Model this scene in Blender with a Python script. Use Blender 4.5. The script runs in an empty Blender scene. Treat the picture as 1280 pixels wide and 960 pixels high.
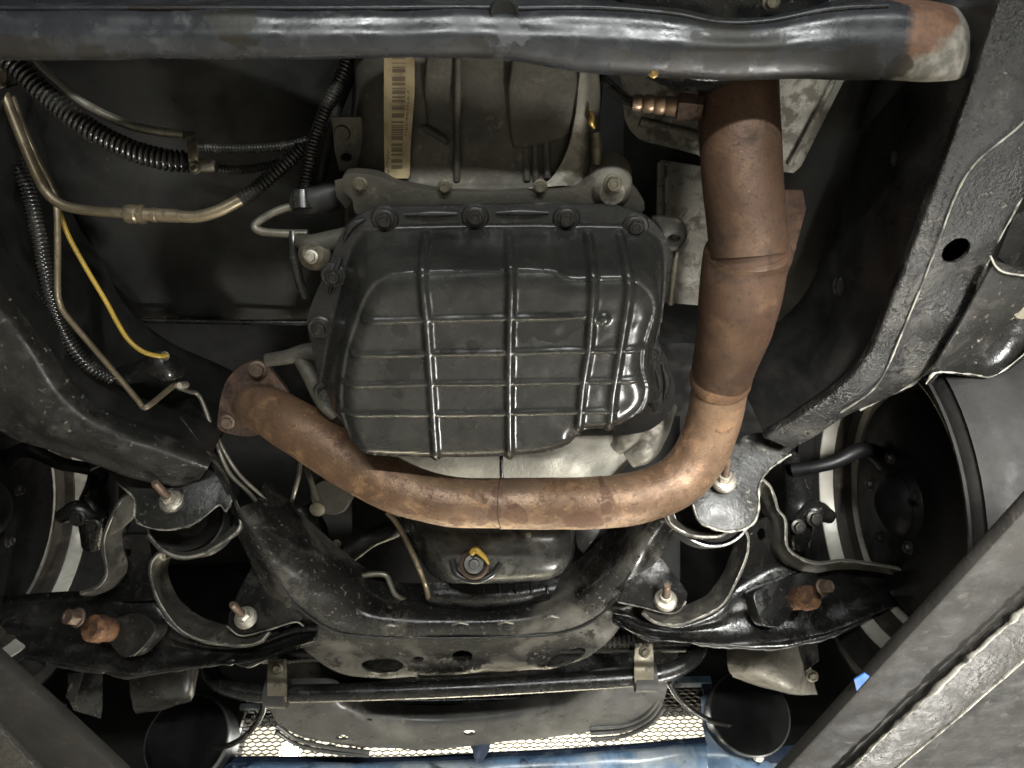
import bpy, bmesh, math, random
import numpy as np
from mathutils import Vector, Matrix, Quaternion, noise

random.seed(7)
S = bpy.context.scene
COL = S.collection
R_ = math.radians

# ------------------------------------------------------------------ camera
CAM = np.array((0.0, 0.0, 1.0))
PITCH, ROLL, FPX = R_(55), R_(1.5), 924.0
F = np.array((0, math.cos(PITCH), math.sin(PITCH)))
U0 = np.array((0, -math.sin(PITCH), math.cos(PITCH)))
X0 = np.array((1.0, 0, 0))
RT = math.cos(ROLL) * X0 - math.sin(ROLL) * U0
UP = math.sin(ROLL) * X0 + math.cos(ROLL) * U0
cd = bpy.data.cameras.new('camera')
cd.sensor_width = 36; cd.lens = 36 * FPX / 1280
cd.clip_start = 0.02; cd.clip_end = 100
cd.dof.use_dof = True; cd.dof.focus_distance = 0.9; cd.dof.aperture_fstop = 7.0
cam = bpy.data.objects.new('camera', cd); COL.objects.link(cam)
cam.matrix_world = Matrix(((RT[0], UP[0], -F[0], CAM[0]), (RT[1], UP[1], -F[1], CAM[1]), (RT[2], UP[2], -F[2], CAM[2]), (0, 0, 0, 1)))
S.camera = cam

# ------------------------------------------------------------------ world and lamps
W = bpy.data.worlds.new('World'); S.world = W; W.use_nodes = True
bg = W.node_tree.nodes['Background']
bg.inputs[0].default_value = (0.97, 1.0, 0.98, 1); bg.inputs[1].default_value = 0.015

def lamp(name, loc, target, size, power, color, size_y=None, spread=180):
    l = bpy.data.lights.new(name, 'AREA'); l.energy = power; l.color = color
    l.spread = R_(spread); l.shape = 'RECTANGLE'; l.size = size; l.size_y = size_y or size
    o = bpy.data.objects.new(name, l); COL.objects.link(o)
    o.location = loc
    o.rotation_euler = (Vector(target) - Vector(loc)).to_track_quat('-Z', 'Y').to_euler()
    return o

lamp('wheel_fill_lamp', (0.47, -0.12, 1.0), (0.6, 0.95, 1.95), 0.16, 4.0, (1.0, 0.99, 0.95), spread=52)  # unseen narrow lamp, added to brighten the right wheel rim
lamp('shop_lamp_low_front', (1.1, 2.1, 0.1), (0.25, 0.7, 1.75), 0.26, 46.0, (1.0, 0.98, 0.92))
lamp('shop_lamp_rear', (0.2, -1.2, 0.8), (0.0, 0.6, 1.75), 1.5, 27.0, (0.97, 1.0, 0.98), 0.05)
lamp('ceiling_lamp_right', (2.5, 0.2, 2.5), (1.9, 0.3, -0.5), 1.0, 24.0, (0.98, 1.0, 0.98))
lamp('ceiling_lamp_front', (-0.1, 3.2, 2.7), (-0.1, 3.4, -0.5), 1.2, 75.0, (0.98, 1.0, 0.98))
lamp('wall_lamp_front', (-0.1, 3.6, 1.6), (-0.1, 4.5, 3.4), 1.0, 480.0, (1.0, 0.97, 0.88))

vs = S.view_settings
vs.view_transform = 'Standard'; vs.look = 'None'; vs.exposure = 0.35; vs.gamma = 1.0
vs.use_curve_mapping = False
S.render.engine = 'CYCLES'
S.cycles.max_bounces = 6

# ------------------------------------------------------------------ placing helpers
def ray(px, py):
    return F + (px - 640) / FPX * RT + (480 - py) / FPX * UP

def D(px, py, d):                      # by depth along the view axis
    return CAM + d * ray(px, py)

def H(px, py, h):                      # on the level plane h metres above the lens
    r = ray(px, py); return CAM + r * (h / r[2])

def Yp(px, py, y):                     # on the upright plane y metres ahead of the lens
    r = ray(px, py); return CAM + r * (y / r[1])

def proj(p):
    q = np.asarray(p) - CAM; d = q @ F
    return 640 + FPX * (q @ RT) / d, 480 - FPX * (q @ UP) / d, d

def plane3(a, b, c):                   # plane through three placed points
    a, b, c = map(np.asarray, (a, b, c)); n = np.cross(b - a, c - a); n /= np.linalg.norm(n)
    if n @ (a - CAM) < 0: n = -n
    return a, n                        # n points away from the lens

def on(pl, px, py):
    r = ray(px, py); return CAM + r * (((pl[0] - CAM) @ pl[1]) / (r @ pl[1]))

def level(h): return (CAM + np.array((0, 0, h)), np.array((0, 0, 1.0)))

def cr(pts, n, closed=False):          # Catmull-Rom through the points (any dimension)
    P = np.asarray(pts, float); m = len(P); out = []
    segs = m if closed else m - 1
    for i in range(segs):
        if closed: p0, p1, p2, p3 = P[(i - 1) % m], P[i], P[(i + 1) % m], P[(i + 2) % m]
        else:
            p1, p2 = P[i], P[i + 1]
            p0 = P[i - 1] if i > 0 else 2 * p1 - p2
            p3 = P[i + 2] if i + 2 < m else 2 * p2 - p1
        for k in range(n):
            t = k / n
            out.append(0.5 * (2 * p1 + (p2 - p0) * t + (2 * p0 - 5 * p1 + 4 * p2 - p3) * t * t + (3 * p1 - p0 - 3 * p2 + p3) * t ** 3))
    if not closed: out.append(P[-1])
    return np.array(out)

# ------------------------------------------------------------------ objects
WORLD = {}
def thing(name, label, cat, loc, group=None, kind=None):
    o = bpy.data.objects.new(name, None); COL.objects.link(o); o.location = loc
    o.empty_display_size = 0.05
    o['label'] = label; o['category'] = cat
    if group: o['group'] = group
    if kind: o['kind'] = kind
    WORLD[o.name] = np.array(loc, float)
    return o

def tag(o, label, cat, group=None, kind=None):
    o['label'] = label
    if cat: o['category'] = cat
    if group: o['group'] = group
    if kind: o['kind'] = kind
    return o

def link(name, me, m, parent, loc):
    o = bpy.data.objects.new(name, me); COL.objects.link(o)
    if m is not None and not me.materials: me.materials.append(m)
    loc = np.asarray(loc, float)
    WORLD[o.name] = loc
    if parent is not None:
        o.parent = parent; o.location = loc - WORLD[parent.name]
    else: o.location = loc
    return o

def mesh_obj(name, verts, faces, m, parent=None, uv=None, sharp=40, label=None):
    V = np.asarray(verts, float)
    c = (V.min(0) + V.max(0)) / 2
    me = bpy.data.meshes.new(name)
    me.from_pydata((V - c).tolist(), [], [list(map(int, f)) for f in faces])
    if uv is not None:
        l = me.uv_layers.new(name='UVMap')
        for lp in me.loops: l.data[lp.index].uv = uv[lp.vertex_index]
    me.validate(); me.shade_smooth(); me.set_sharp_from_angle(angle=R_(sharp))
    o = link(name, me, m, parent, c)
    if label: o['label'] = label
    return o

def bm_obj(name, bm, m, parent=None, sharp=40, label=None):
    bmesh.ops.recalc_face_normals(bm, faces=bm.faces)
    bm.verts.index_update()
    v = [tuple(x.co) for x in bm.verts]; f = [[y.index for y in x.verts] for x in bm.faces]
    bm.free()
    return mesh_obj(name, v, f, m, parent, sharp=sharp, label=label)

def wob(p, amp, sc):
    if not amp: return 0.0
    return amp * noise.noise(Vector(p) * sc)

def surf(name, rows, m, parent=None, n=6, k=None, thick=0.003, holes=(), amp=0.0, sc=25, sharp=50, linear=False, label=None, flip=False):
    """sheet-metal surface through a grid of placed points, with thickness; holes are (px,py,rx,ry,deg)"""
    k = k or n
    A = np.array(rows, float)
    if linear:
        def lin(P, q):
            out = []
            for i in range(len(P) - 1):
                for j in range(q): out.append(P[i] + (P[i + 1] - P[i]) * j / q)
            out.append(P[-1]); return np.array(out)
        up = lin
    else: up = lambda P, q: cr(P, q)
    A = np.array([up(r, k) for r in A])
    A = np.array([up(A[:, j], n) for j in range(A.shape[1])]).transpose(1, 0, 2)
    nr, nc = A.shape[:2]
    du = np.gradient(A, axis=1); dv = np.gradient(A, axis=0)
    N = np.cross(du, dv); N /= (np.linalg.norm(N, axis=2, keepdims=True) + 1e-12)
    mid = A[nr // 2, nc // 2]
    s = np.sign((N * (A - CAM)).sum()) or 1
    if flip: s = -s
    N = N * s                                    # away from the lens
    if amp:
        for i in range(nr):
            for j in range(nc): A[i, j] += N[i, j] * wob(A[i, j], amp, sc)
    V = A.reshape(-1, 3).copy(); NN = N.reshape(-1, 3)
    quads = [(i * nc + j, i * nc + j + 1, (i + 1) * nc + j + 1, (i + 1) * nc + j) for i in range(nr - 1) for j in range(nc - 1)]
    for (hx, hy, rx, ry, deg) in holes:
        ca, sa = math.cos(R_(deg)), math.sin(R_(deg))
        pp = np.array([proj(v) for v in V])
        dx, dy = pp[:, 0] - hx, pp[:, 1] - hy
        a, b = (dx * ca + dy * sa) / rx, (-dx * sa + dy * ca) / ry
        rr = np.hypot(a, b)
        kept, gone = [], set()
        for q in quads:
            if np.hypot(a[list(q)].mean(), b[list(q)].mean()) < 1: gone.update(q)
            else: kept.append(q)
        edge = gone & {i for q in kept for i in q}
        for i in edge:
            f = 1 / max(rr[i], 1e-6)
            na, nb = a[i] * f * rx, b[i] * f * ry
            V[i] = D(hx + na * ca - nb * sa, hy + na * sa + nb * ca, pp[i, 2])
        quads = kept
    cnt = {}
    for q in quads:
        for e in range(4):
            t = (q[e], q[(e + 1) % 4]); cnt[t] = 1
    off = len(V)
    faces = [tuple(q) for q in quads] + [tuple(x + off for x in reversed(q)) for q in quads]
    for (x, y) in list(cnt):
        if (y, x) not in cnt: faces.append((y, x, x + off, y + off))
    VV = np.vstack([V, V + NN * thick])
    uv = [(j / (nc - 1), i / (nr - 1)) for i in range(nr) for j in range(nc)] * 2
    if s > 0: faces = [tuple(reversed(f)) for f in faces]
    used = sorted({i for f in faces for i in f}); mp = {o_: n_ for n_, o_ in enumerate(used)}
    return mesh_obj(name, VV[used], [tuple(mp[i] for i in f) for f in faces], m, parent, uv=[uv[i] for i in used], sharp=sharp, label=label)

def plate(name, outline, pl, thick, m, parent=None, smooth=0, bevel=0.0015, holes=(), seg=2, label=None):
    """flat plate cut to an outline, extruded away from the lens by its thickness"""
    bm = bmesh.new()
    def loop(pts):
        vs_ = [bm.verts.new(p) for p in pts]
        return [bm.edges.new((vs_[i], vs_[(i + 1) % len(vs_)])) for i in range(len(vs_))]
    o2 = cr(outline, smooth, True) if smooth else np.array(outline, float)
    es = loop([on(pl, *p) for p in o2])
    for (hx, hy, rx, ry) in holes:
        es += loop([on(pl, hx + rx * math.cos(t), hy + ry * math.sin(t)) for t in np.linspace(0, 2 * math.pi, 20, endpoint=False)])
    bmesh.ops.triangle_fill(bm, use_beauty=True, edges=es)
    fs = list(bm.faces)
    g = bmesh.ops.extrude_face_region(bm, geom=fs)
    bmesh.ops.translate(bm, verts=[x for x in g['geom'] if isinstance(x, bmesh.types.BMVert)], vec=pl[1] * thick)
    bmesh.ops.recalc_face_normals(bm, faces=bm.faces)
    if bevel:
        ed = [e for e in bm.edges if len(e.link_faces) == 2 and e.calc_face_angle(0) > 1.0 and abs((e.verts[0].co - e.verts[1].co).normalized().dot(Vector(pl[1]))) < 0.7]
        bmesh.ops.bevel(bm, geom=ed, offset=bevel, segments=seg, affect='EDGES', profile=0.5, clamp_overlap=True)
    return bm_obj(name, bm, m, parent, label=label)

def tube(name, pts, r, m, parent=None, n=8, sides=14, rfun=None, cap=True, ring=None, label=None, amp=0.0, sc=20):
    """round tube along placed points; r one radius or one per point; ring=(pitch, depth) makes it corrugated"""
    P = np.asarray(pts, float)
    rad = np.full(len(P), r) if np.isscalar(r) else np.asarray(r, float)
    Q = cr(np.hstack([P, rad[:, None]]), n)
    if ring:
        L = np.concatenate([[0], np.cumsum(np.linalg.norm(np.diff(Q[:, :3], axis=0), axis=1))])
        cntr = int(L[-1] / ring[0] * 4) + 1
        t = np.linspace(0, L[-1], cntr)
        Q = np.array([[np.interp(x, L, Q[:, c]) for c in range(4)] for x in t])
        Q[:, 3] *= 1 - ring[1] * np.array([(0, 0.15, 1, 0.85)[i % 4] for i in range(cntr)])
    T = np.gradient(Q[:, :3], axis=0); T /= np.linalg.norm(T, axis=1, keepdims=True) + 1e-12
    nrm = np.cross(T[0], (0.3, 0.2, 0.93)); nrm /= np.linalg.norm(nrm)
    V, faces = [], []
    for i in range(len(Q)):
        nrm = nrm - T[i] * (nrm @ T[i]); nrm /= np.linalg.norm(nrm)
        b = np.cross(T[i], nrm)
        for j in range(sides):
            a = 2 * math.pi * j / sides
            dvec = nrm * math.cos(a) + b * math.sin(a)
            p = Q[i, :3] + dvec * Q[i, 3]
            if amp: p = p + dvec * wob(p, amp, sc)
            V.append(p)
    for i in range(len(Q) - 1):
        for j in range(sides):
            j2 = (j + 1) % sides
            faces.append((i * sides + j, i * sides + j2, (i + 1) * sides + j2, (i + 1) * sides + j))
    if cap:
        faces.append(tuple(range(sides))[::-1]); faces.append(tuple((len(Q) - 1) * sides + j for j in range(sides)))
    return mesh_obj(name, V, faces, m, parent, sharp=60, label=label)

def basis(axis):
    a = np.asarray(axis, float); a = a / np.linalg.norm(a)
    h = np.array((0.0, 0, 1)) if abs(a[2]) < 0.9 else np.array((1.0, 0, 0))
    u = np.cross(h, a); u /= np.linalg.norm(u)
    return u, np.cross(a, u), a

def lathe(name, prof, o, axis, m, parent=None, sides=28, sharp=35, ring=False, label=None):
    """turn a profile of (radius, distance along axis) about an axis through o"""
    u, w, a = basis(axis); o = np.asarray(o, float)
    if ring: prof = list(prof) + [prof[0]]
    V, faces = [], []
    for (r, t) in prof:
        for j in range(sides):
            th = 2 * math.pi * j / sides
            V.append(o + a * t + (u * math.cos(th) + w * math.sin(th)) * max(r, 1e-5))
    for i in range(len(prof) - 1):
        for j in range(sides):
            j2 = (j + 1) % sides
            faces.append((i * sides + j, i * sides + j2, (i + 1) * sides + j2, (i + 1) * sides + j))
    bm = bmesh.new(); vv = [bm.verts.new(v) for v in V]
    for f in faces: bm.faces.new([vv[i] for i in f])
    if prof[0][0] > 1e-4 and prof[0] != prof[-1]: bm.faces.new(vv[:sides][::-1])
    if prof[-1][0] > 1e-4 and prof[0] != prof[-1]: bm.faces.new(vv[-sides:])
    bmesh.ops.remove_doubles(bm, verts=bm.verts, dist=2e-5)
    return bm_obj(name, bm, m, parent, sharp=sharp, label=label)

# shared bolt head: unit hex with flange, +Z is the visible end
def unit_mesh(name, m, stud=0.0, stud_r=0.42, hexh=0.75, flange=1.25, socket=False):
    bm = bmesh.new()
    def ring(r, z, n=18, hexa=False):
        out = []
        for j in range(n):
            a = 2 * math.pi * j / n
            rr = r
            if hexa: rr = r * math.cos(math.pi / 6) / math.cos((a % (math.pi / 3)) - math.pi / 6)
            out.append(bm.verts.new((rr * math.cos(a), rr * math.sin(a), z)))
        return out
    rs = [ring(flange, -0.05), ring(flange, 0.12), ring(flange * 0.9, 0.2), ring(0.92, 0.24, hexa=True), ring(0.92, 0.24 + hexh * 0.9, hexa=True), ring(0.78, 0.24 + hexh)]
    top = 0.24 + hexh
    if stud:
        rs += [ring(stud_r, top)]
        z = top; i = 0
        while z < top + stud:
            rs.append(ring(stud_r * (1.0 if i % 2 else 0.86), z + 0.05)); z += 0.11; i += 1
        rs.append(ring(stud_r * 0.65, top + stud + 0.12))
    else:
        rs += [ring(0.55, top + 0.02), ring(0.45, top - 0.1)]
    for a, b in zip(rs, rs[1:]):
        for j in range(18): bm.faces.new((a[j], a[(j + 1) % 18], b[(j + 1) % 18], b[j]))
    bm.faces.new(rs[0][::-1]); bm.faces.new(rs[-1])
    bmesh.ops.recalc_face_normals(bm, faces=bm.faces)
    me = bpy.data.meshes.new(name); bm.to_mesh(me); bm.free()
    me.shade_smooth(); me.set_sharp_from_angle(angle=R_(35)); me.materials.append(m)
    return me

def put(name, me, p, axis, r, parent, spin=None, sz=1.0):
    o = link(name, me, None, parent, p)
    o.rotation_mode = 'QUATERNION'
    q = Vector((0, 0, 1)).rotation_difference(Vector(axis).normalized())
    o.rotation_quaternion = q @ Quaternion((0, 0, 1), random.uniform(0, 1) if spin is None else spin)
    o.scale = (r, r, r * sz)
    return o

def stain(o_, spots, color, rough, grow=.5, nscale=40):
    """soak marks at placed points (point, radius), ragged edged, on a copy of the object's material"""
    src = o_.data.materials[0]; m = src.copy(); nt = m.node_tree; N = nt.nodes; L = nt.links
    b = next(n for n in N if n.type == 'BSDF_PRINCIPLED'); tc = N.new('ShaderNodeTexCoord')
    t_ = N.new('ShaderNodeTexNoise'); t_.inputs['Scale'].default_value = nscale; t_.inputs['Detail'].default_value = 5; L.new(tc.outputs['Object'], t_.inputs['Vector'])
    acc = None
    for p, r_ in spots:
        v = N.new('ShaderNodeVectorMath'); v.operation = 'DISTANCE'; L.new(tc.outputs['Object'], v.inputs[0]); v.inputs[1].default_value = np.asarray(p) - WORLD[o_.name]
        a = N.new('ShaderNodeMath'); a.operation = 'MULTIPLY_ADD'; L.new(t_.outputs['Fac'], a.inputs[0]); a.inputs[1].default_value = r_ * grow; L.new(v.outputs['Value'], a.inputs[2])
        g = N.new('ShaderNodeMapRange'); g.inputs[1].default_value = r_ * (1 + grow * .5); g.inputs[2].default_value = r_ * (.85 + grow * .5); L.new(a.outputs[0], g.inputs[0])
        if acc is None: acc = g.outputs[0]
        else:
            x = N.new('ShaderNodeMath'); x.operation = 'MAXIMUM'; L.new(acc, x.inputs[0]); L.new(g.outputs[0], x.inputs[1]); acc = x.outputs[0]
    k_ = N.new('ShaderNodeMath'); k_.operation = 'MULTIPLY'; L.new(acc, k_.inputs[0]); k_.inputs[1].default_value = color[3]; acc = k_.outputs[0]
    mx = N.new('ShaderNodeMix'); mx.data_type = 'RGBA'; L.new(acc, mx.inputs[0]); L.new(b.inputs['Base Color'].links[0].from_socket, mx.inputs[6]); mx.inputs[7].default_value = (*color[:3], 1)
    L.new(mx.outputs[2], b.inputs['Base Color'])
    mr = N.new('ShaderNodeMix'); mr.data_type = 'FLOAT'; L.new(acc, mr.inputs[0]); L.new(b.inputs['Roughness'].links[0].from_socket, mr.inputs[2]); mr.inputs[3].default_value = rough
    L.new(mr.outputs[0], b.inputs['Roughness'])
    o_.data.materials[0] = m

DOWN = np.array((0, -0.15, -1.0))
BACK = -F

# ------------------------------------------------------------------ materials
def mat(name, base, rough=0.5, metal=0.0, layers=(), bump=0.0, bscale=60, bdetail=5, var=0.25, vscale=14, coat=0.0, spec=0.5, rvar=0.12):
    """base colour with slow variation, then grime layers (colour, scale, lo, hi, rough, metal)"""
    m = bpy.data.materials.new(name); m.use_nodes = True
    nt = m.node_tree; N = nt.nodes; L = nt.links
    b = N['Principled BSDF']; tc = N.new('ShaderNodeTexCoord')
    def nz(scale, detail=6, rgh=0.6, dist=0.0, seed=0.0):
        mp = N.new('ShaderNodeMapping'); mp.inputs['Location'].default_value = (seed, seed * 1.7, -seed)
        L.new(tc.outputs['Object'], mp.inputs['Vector'])
        t = N.new('ShaderNodeTexNoise'); t.inputs['Scale'].default_value = scale
        t.inputs['Detail'].default_value = detail; t.inputs['Roughness'].default_value = rgh; t.inputs['Distortion'].default_value = dist
        L.new(mp.outputs['Vector'], t.inputs['Vector']); return t.outputs['Fac']
    def rng(src, a, b_, c, d):
        r = N.new('ShaderNodeMapRange'); r.interpolation_type = 'SMOOTHSTEP'
        for i, v in enumerate((a, b_, c, d)): r.inputs[i + 1].default_value = v
        L.new(src, r.inputs[0]); return r.outputs[0]
    def mixc(f, a, b_):
        x = N.new('ShaderNodeMix'); x.data_type = 'RGBA'
        L.new(f, x.inputs[0])
        for v, s in ((a, 6), (b_, 7)):
            if isinstance(v, tuple): x.inputs[s].default_value = (*v, 1)
            else: L.new(v, x.inputs[s])
        return x.outputs[2]
    def mixf(f, a, b_):
        x = N.new('ShaderNodeMix'); x.data_type = 'FLOAT'; L.new(f, x.inputs[0])
        for v, s in ((a, 2), (b_, 3)):
            if isinstance(v, (int, float)): x.inputs[s].default_value = v
            else: L.new(v, x.inputs[s])
        return x.outputs[0]
    lo = tuple(max(0, c * (1 - var)) for c in base); hi = tuple(min(1, c * (1 + var)) for c in base)
    col = mixc(rng(nz(vscale), 0.3, 0.7, 0, 1), lo, hi)
    rg = rng(nz(vscale * 2.3, seed=3.1), 0.3, 0.7, max(0.03, rough - rvar), min(1, rough + rvar))
    mt = metal
    for i, (c, sc_, a, e, r2, m2) in enumerate(layers):
        f = rng(nz(sc_, 8, 0.65, 0.4, seed=5.3 + 2.9 * i), a, e, 0, 1)
        col = mixc(f, col, c); rg = mixf(f, rg, r2); mt = mixf(f, mt, m2)
    L.new(col, b.inputs['Base Color']); L.new(rg, b.inputs['Roughness'])
    if isinstance(mt, (int, float)): b.inputs['Metallic'].default_value = mt
    else: L.new(mt, b.inputs['Metallic'])
    b.inputs['Coat Weight'].default_value = coat; b.inputs['Coat Roughness'].default_value = 0.15
    b.inputs['Specular IOR Level'].default_value = spec
    if bump:
        bp = N.new('ShaderNodeBump'); bp.inputs['Strength'].default_value = bump; bp.inputs['Distance'].default_value = 0.004
        L.new(nz(bscale, bdetail, 0.6, seed=1.3), bp.inputs['Height']); L.new(bp.outputs['Normal'], b.inputs['Normal'])
    return m

DUST = (0.16, 0.145, 0.115)
M = {}
M['black'] = mat('black_paint', (0.008, 0.008, 0.0078), 0.22, layers=[((0.026, 0.024, 0.02), 30, 0.48, 0.78, 0.65, 0.0), ((0.09, 0.082, 0.068), 140, 0.62, 0.72, 0.7, 0.0)], bump=0.12, bscale=90)
M['cross'] = mat('crossmember_paint', (0.028, 0.029, 0.032), 0.3, layers=[((0.08, 0.08, 0.083), 40, 0.54, 0.78, 0.5, 0.0), ((0.014, 0.012, 0.008), 11, 0.57, 0.6, 0.5, 0.0)], bump=0.15, bscale=45)
M['pan'] = mat('pan_black', (0.02, 0.02, 0.0185), 0.24, layers=[((0.042, 0.04, 0.036), 9, 0.42, 0.8, 0.33, 0.0), ((0.13, 0.12, 0.1), 160, 0.66, 0.74, 0.6, 0.0)], bump=0.05, bscale=160, rvar=0.07)
M['flange'] = mat('flange_black', (0.02, 0.02, 0.02), 0.32, layers=[((0.1, 0.095, 0.08), 40, 0.56, 0.75, 0.6, 0.0)], bump=0.06)
M['grimy'] = mat('grimy_black', (0.0075, 0.0073, 0.0068), 0.26, layers=[((0.028, 0.026, 0.022), 34, 0.52, 0.78, 0.6, 0.0), ((0.12, 0.11, 0.09), 150, 0.63, 0.73, 0.7, 0.0)], bump=0.22, bscale=110)
M['dusty'] = mat('dusty_grey_black', (0.014, 0.0135, 0.012), 0.38, layers=[((0.055, 0.051, 0.043), 24, 0.5, 0.78, 0.6, 0.0), ((0.2, 0.185, 0.15), 120, 0.6, 0.72, 0.7, 0.0), ((0.01, 0.01, 0.009), 14, 0.58, 0.66, 0.2, 0.0)], bump=0.2, bscale=120)
M['greasy'] = mat('greasy_underseal', (0.014, 0.0135, 0.0125), 0.2, layers=[((0.065, 0.062, 0.054), 9, 0.48, 0.72, 0.3, 0.0), ((0.13, 0.125, 0.11), 80, 0.6, 0.76, 0.4, 0.0), ((0.008, 0.008, 0.0075), 13, 0.52, 0.6, 0.1, 0.0), ((0.012, 0.012, 0.011), 90, 0.6, 0.68, 0.08, 0.0)], bump=0.9, bscale=260, bdetail=4, rvar=0.1)
M['worn'] = mat('lit_worn_edge', (0.3, 0.285, 0.245), 0.42, 0.5, layers=[((0.05, 0.047, 0.04), 35, 0.47, 0.6, 0.5, 0.1)], bump=0.3, bscale=150)  # worn grey metal, kept pale so the edges read as lit
M['rust_pipe'] = mat('rusty_exhaust', (0.155, 0.09, 0.053), 0.44, 0.35, layers=[((0.35, 0.23, 0.145), 6, 0.42, 0.66, 0.36, 0.45), ((0.22, 0.15, 0.11), 4, 0.5, 0.66, 0.36, 0.5), ((0.4, 0.235, 0.125), 26, 0.52, 0.72, 0.5, 0.3), ((0.12, 0.06, 0.035), 34, 0.52, 0.7, 0.7, 0.1), ((0.11, 0.058, 0.036), 140, 0.52, 0.72, 0.75, 0.1), ((0.4, 0.27, 0.18), 260, 0.58, 0.72, 0.45, 0.4)], bump=0.24, bscale=380, var=0.35, vscale=5)
M['rust_pipe_dark'] = mat('dark_shaded_rusty_exhaust', (0.09, 0.051, 0.032), 0.56, 0.25, layers=[((0.15, 0.09, 0.054), 6, 0.45, 0.75, 0.5, 0.3), ((0.17, 0.1, 0.058), 24, 0.52, 0.72, 0.6, 0.2), ((0.05, 0.029, 0.02), 36, 0.52, 0.72, 0.8, 0.1), ((0.05, 0.03, 0.02), 140, 0.52, 0.72, 0.8, 0.1), ((0.22, 0.145, 0.1), 260, 0.6, 0.74, 0.45, 0.4)], bump=0.24, bscale=380, var=0.35, vscale=5)  # same rust toned down: upper pipe's shade in the colour; welds share it
M['rust_deep'] = mat('deep_brown_rust', (0.055, 0.032, 0.021), 0.7, 0.15, layers=[((0.11, 0.06, 0.035), 30, 0.46, 0.7, 0.75, 0.1), ((0.03, 0.018, 0.013), 80, 0.5, 0.66, 0.85, 0.0)], bump=0.5, bscale=160)
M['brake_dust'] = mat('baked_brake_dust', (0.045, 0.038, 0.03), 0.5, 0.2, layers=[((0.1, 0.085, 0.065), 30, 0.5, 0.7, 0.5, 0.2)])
M['sump'] = mat('grey_black_sump_paint', (0.03, 0.03, 0.028), 0.24, layers=[((0.11, 0.105, 0.092), 10, 0.44, 0.7, 0.36, 0.0), ((0.02, 0.02, 0.018), 30, 0.56, 0.68, 0.2, 0.0)], bump=0.08)
M['sensor'] = mat('tan_sensor_steel', (0.3, 0.21, 0.14), 0.4, 0.75, layers=[((0.12, 0.075, 0.05), 70, 0.5, 0.68, 0.7, 0.3)], bump=0.1)
M['clean'] = mat('smooth_black_paint', (0.008, 0.008, 0.0076), 0.34, layers=[((0.018, 0.017, 0.015), 6, 0.45, 0.75, 0.6, 0.0)], bump=0.06)
M['pitch'] = mat('matt_black_plastic', (0.004, 0.004, 0.0045), 0.5, spec=0.25)
M['rust'] = mat('bright_rust', (0.19, 0.095, 0.045), 0.6, 0.2, layers=[((0.07, 0.034, 0.02), 45, 0.44, 0.6, 0.85, 0.0), ((0.42, 0.24, 0.11), 140, 0.58, 0.7, 0.5, 0.2)], bump=0.5, bscale=180)
M['rust_end'] = mat('flaking_rust_end', (0.42, 0.4, 0.36), 0.55, 0.3, layers=[((0.33, 0.15, 0.075), 13, 0.48, 0.53, 0.85, 0.0), ((0.03, 0.03, 0.03), 20, 0.64, 0.67, 0.4, 0.0)], bump=0.4, bscale=90)
M['alu'] = mat('dirty_cast_aluminium', (0.07, 0.064, 0.05), 0.6, 0.3, layers=[((0.04, 0.036, 0.028), 14, 0.44, 0.72, 0.75, 0.1), ((0.15, 0.14, 0.11), 60, 0.58, 0.75, 0.5, 0.4)], bump=0.3, bscale=140)
M['alu_light'] = mat('pale_cast_aluminium', (0.45, 0.435, 0.38), 0.48, 0.55, layers=[((0.32, 0.305, 0.26), 10, 0.48, 0.75, 0.65, 0.3)], bump=0.25, bscale=150)
M['alu_mid'] = mat('weathered_aluminium', (0.22, 0.205, 0.17), 0.5, 0.4, layers=[((0.09, 0.08, 0.062), 25, 0.5, 0.66, 0.7, 0.2)], bump=0.35, bscale=120)
M['galv'] = mat('speckled_galvanised', (0.2, 0.188, 0.158), 0.5, 0.2, layers=[((0.1, 0.09, 0.072), 45, 0.48, 0.6, 0.7, 0.3), ((0.13, 0.118, 0.096), 9, 0.5, 0.75, 0.65, 0.2)], bump=0.3, bscale=130)
M['steel'] = mat('plated_steel', (0.5, 0.47, 0.4), 0.38, 0.85, layers=[((0.16, 0.09, 0.055), 70, 0.5, 0.68, 0.75, 0.2)], bump=0.2, bscale=200)
M['bolt_dark'] = mat('black_oxide_steel', (0.04, 0.038, 0.034), 0.36, 0.6, layers=[((0.12, 0.1, 0.07), 90, 0.56, 0.7, 0.6, 0.3)], bump=0.1)
M['bolt_dirty'] = mat('dirty_bolt_steel', (0.14, 0.125, 0.09), 0.5, 0.6, layers=[((0.05, 0.04, 0.03), 60, 0.5, 0.65, 0.7, 0.2)], bump=0.2)
M['line'] = mat('tan_steel_line', (0.22, 0.18, 0.12), 0.4, 0.7, layers=[((0.08, 0.062, 0.04), 45, 0.5, 0.66, 0.6, 0.3)], bump=0.1)
M['line_grey'] = mat('grey_steel_line', (0.2, 0.185, 0.15), 0.4, 0.6, layers=[((0.07, 0.06, 0.045), 35, 0.5, 0.68, 0.6, 0.2)], bump=0.1)
M['conduit'] = mat('black_plastic_conduit', (0.022, 0.021, 0.019), 0.17, layers=[((0.08, 0.073, 0.06), 60, 0.52, 0.74, 0.5, 0.0)])
M['rubber'] = mat('black_rubber', (0.022, 0.021, 0.02), 0.55, layers=[((0.06, 0.055, 0.046), 20, 0.5, 0.72, 0.8, 0.0)], bump=0.15)
M['tyre'] = mat('tyre_rubber', (0.014, 0.0135, 0.013), 0.7, layers=[((0.024, 0.023, 0.021), 9, 0.48, 0.7, 0.85, 0.0)], bump=0.2, spec=0.2)
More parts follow.
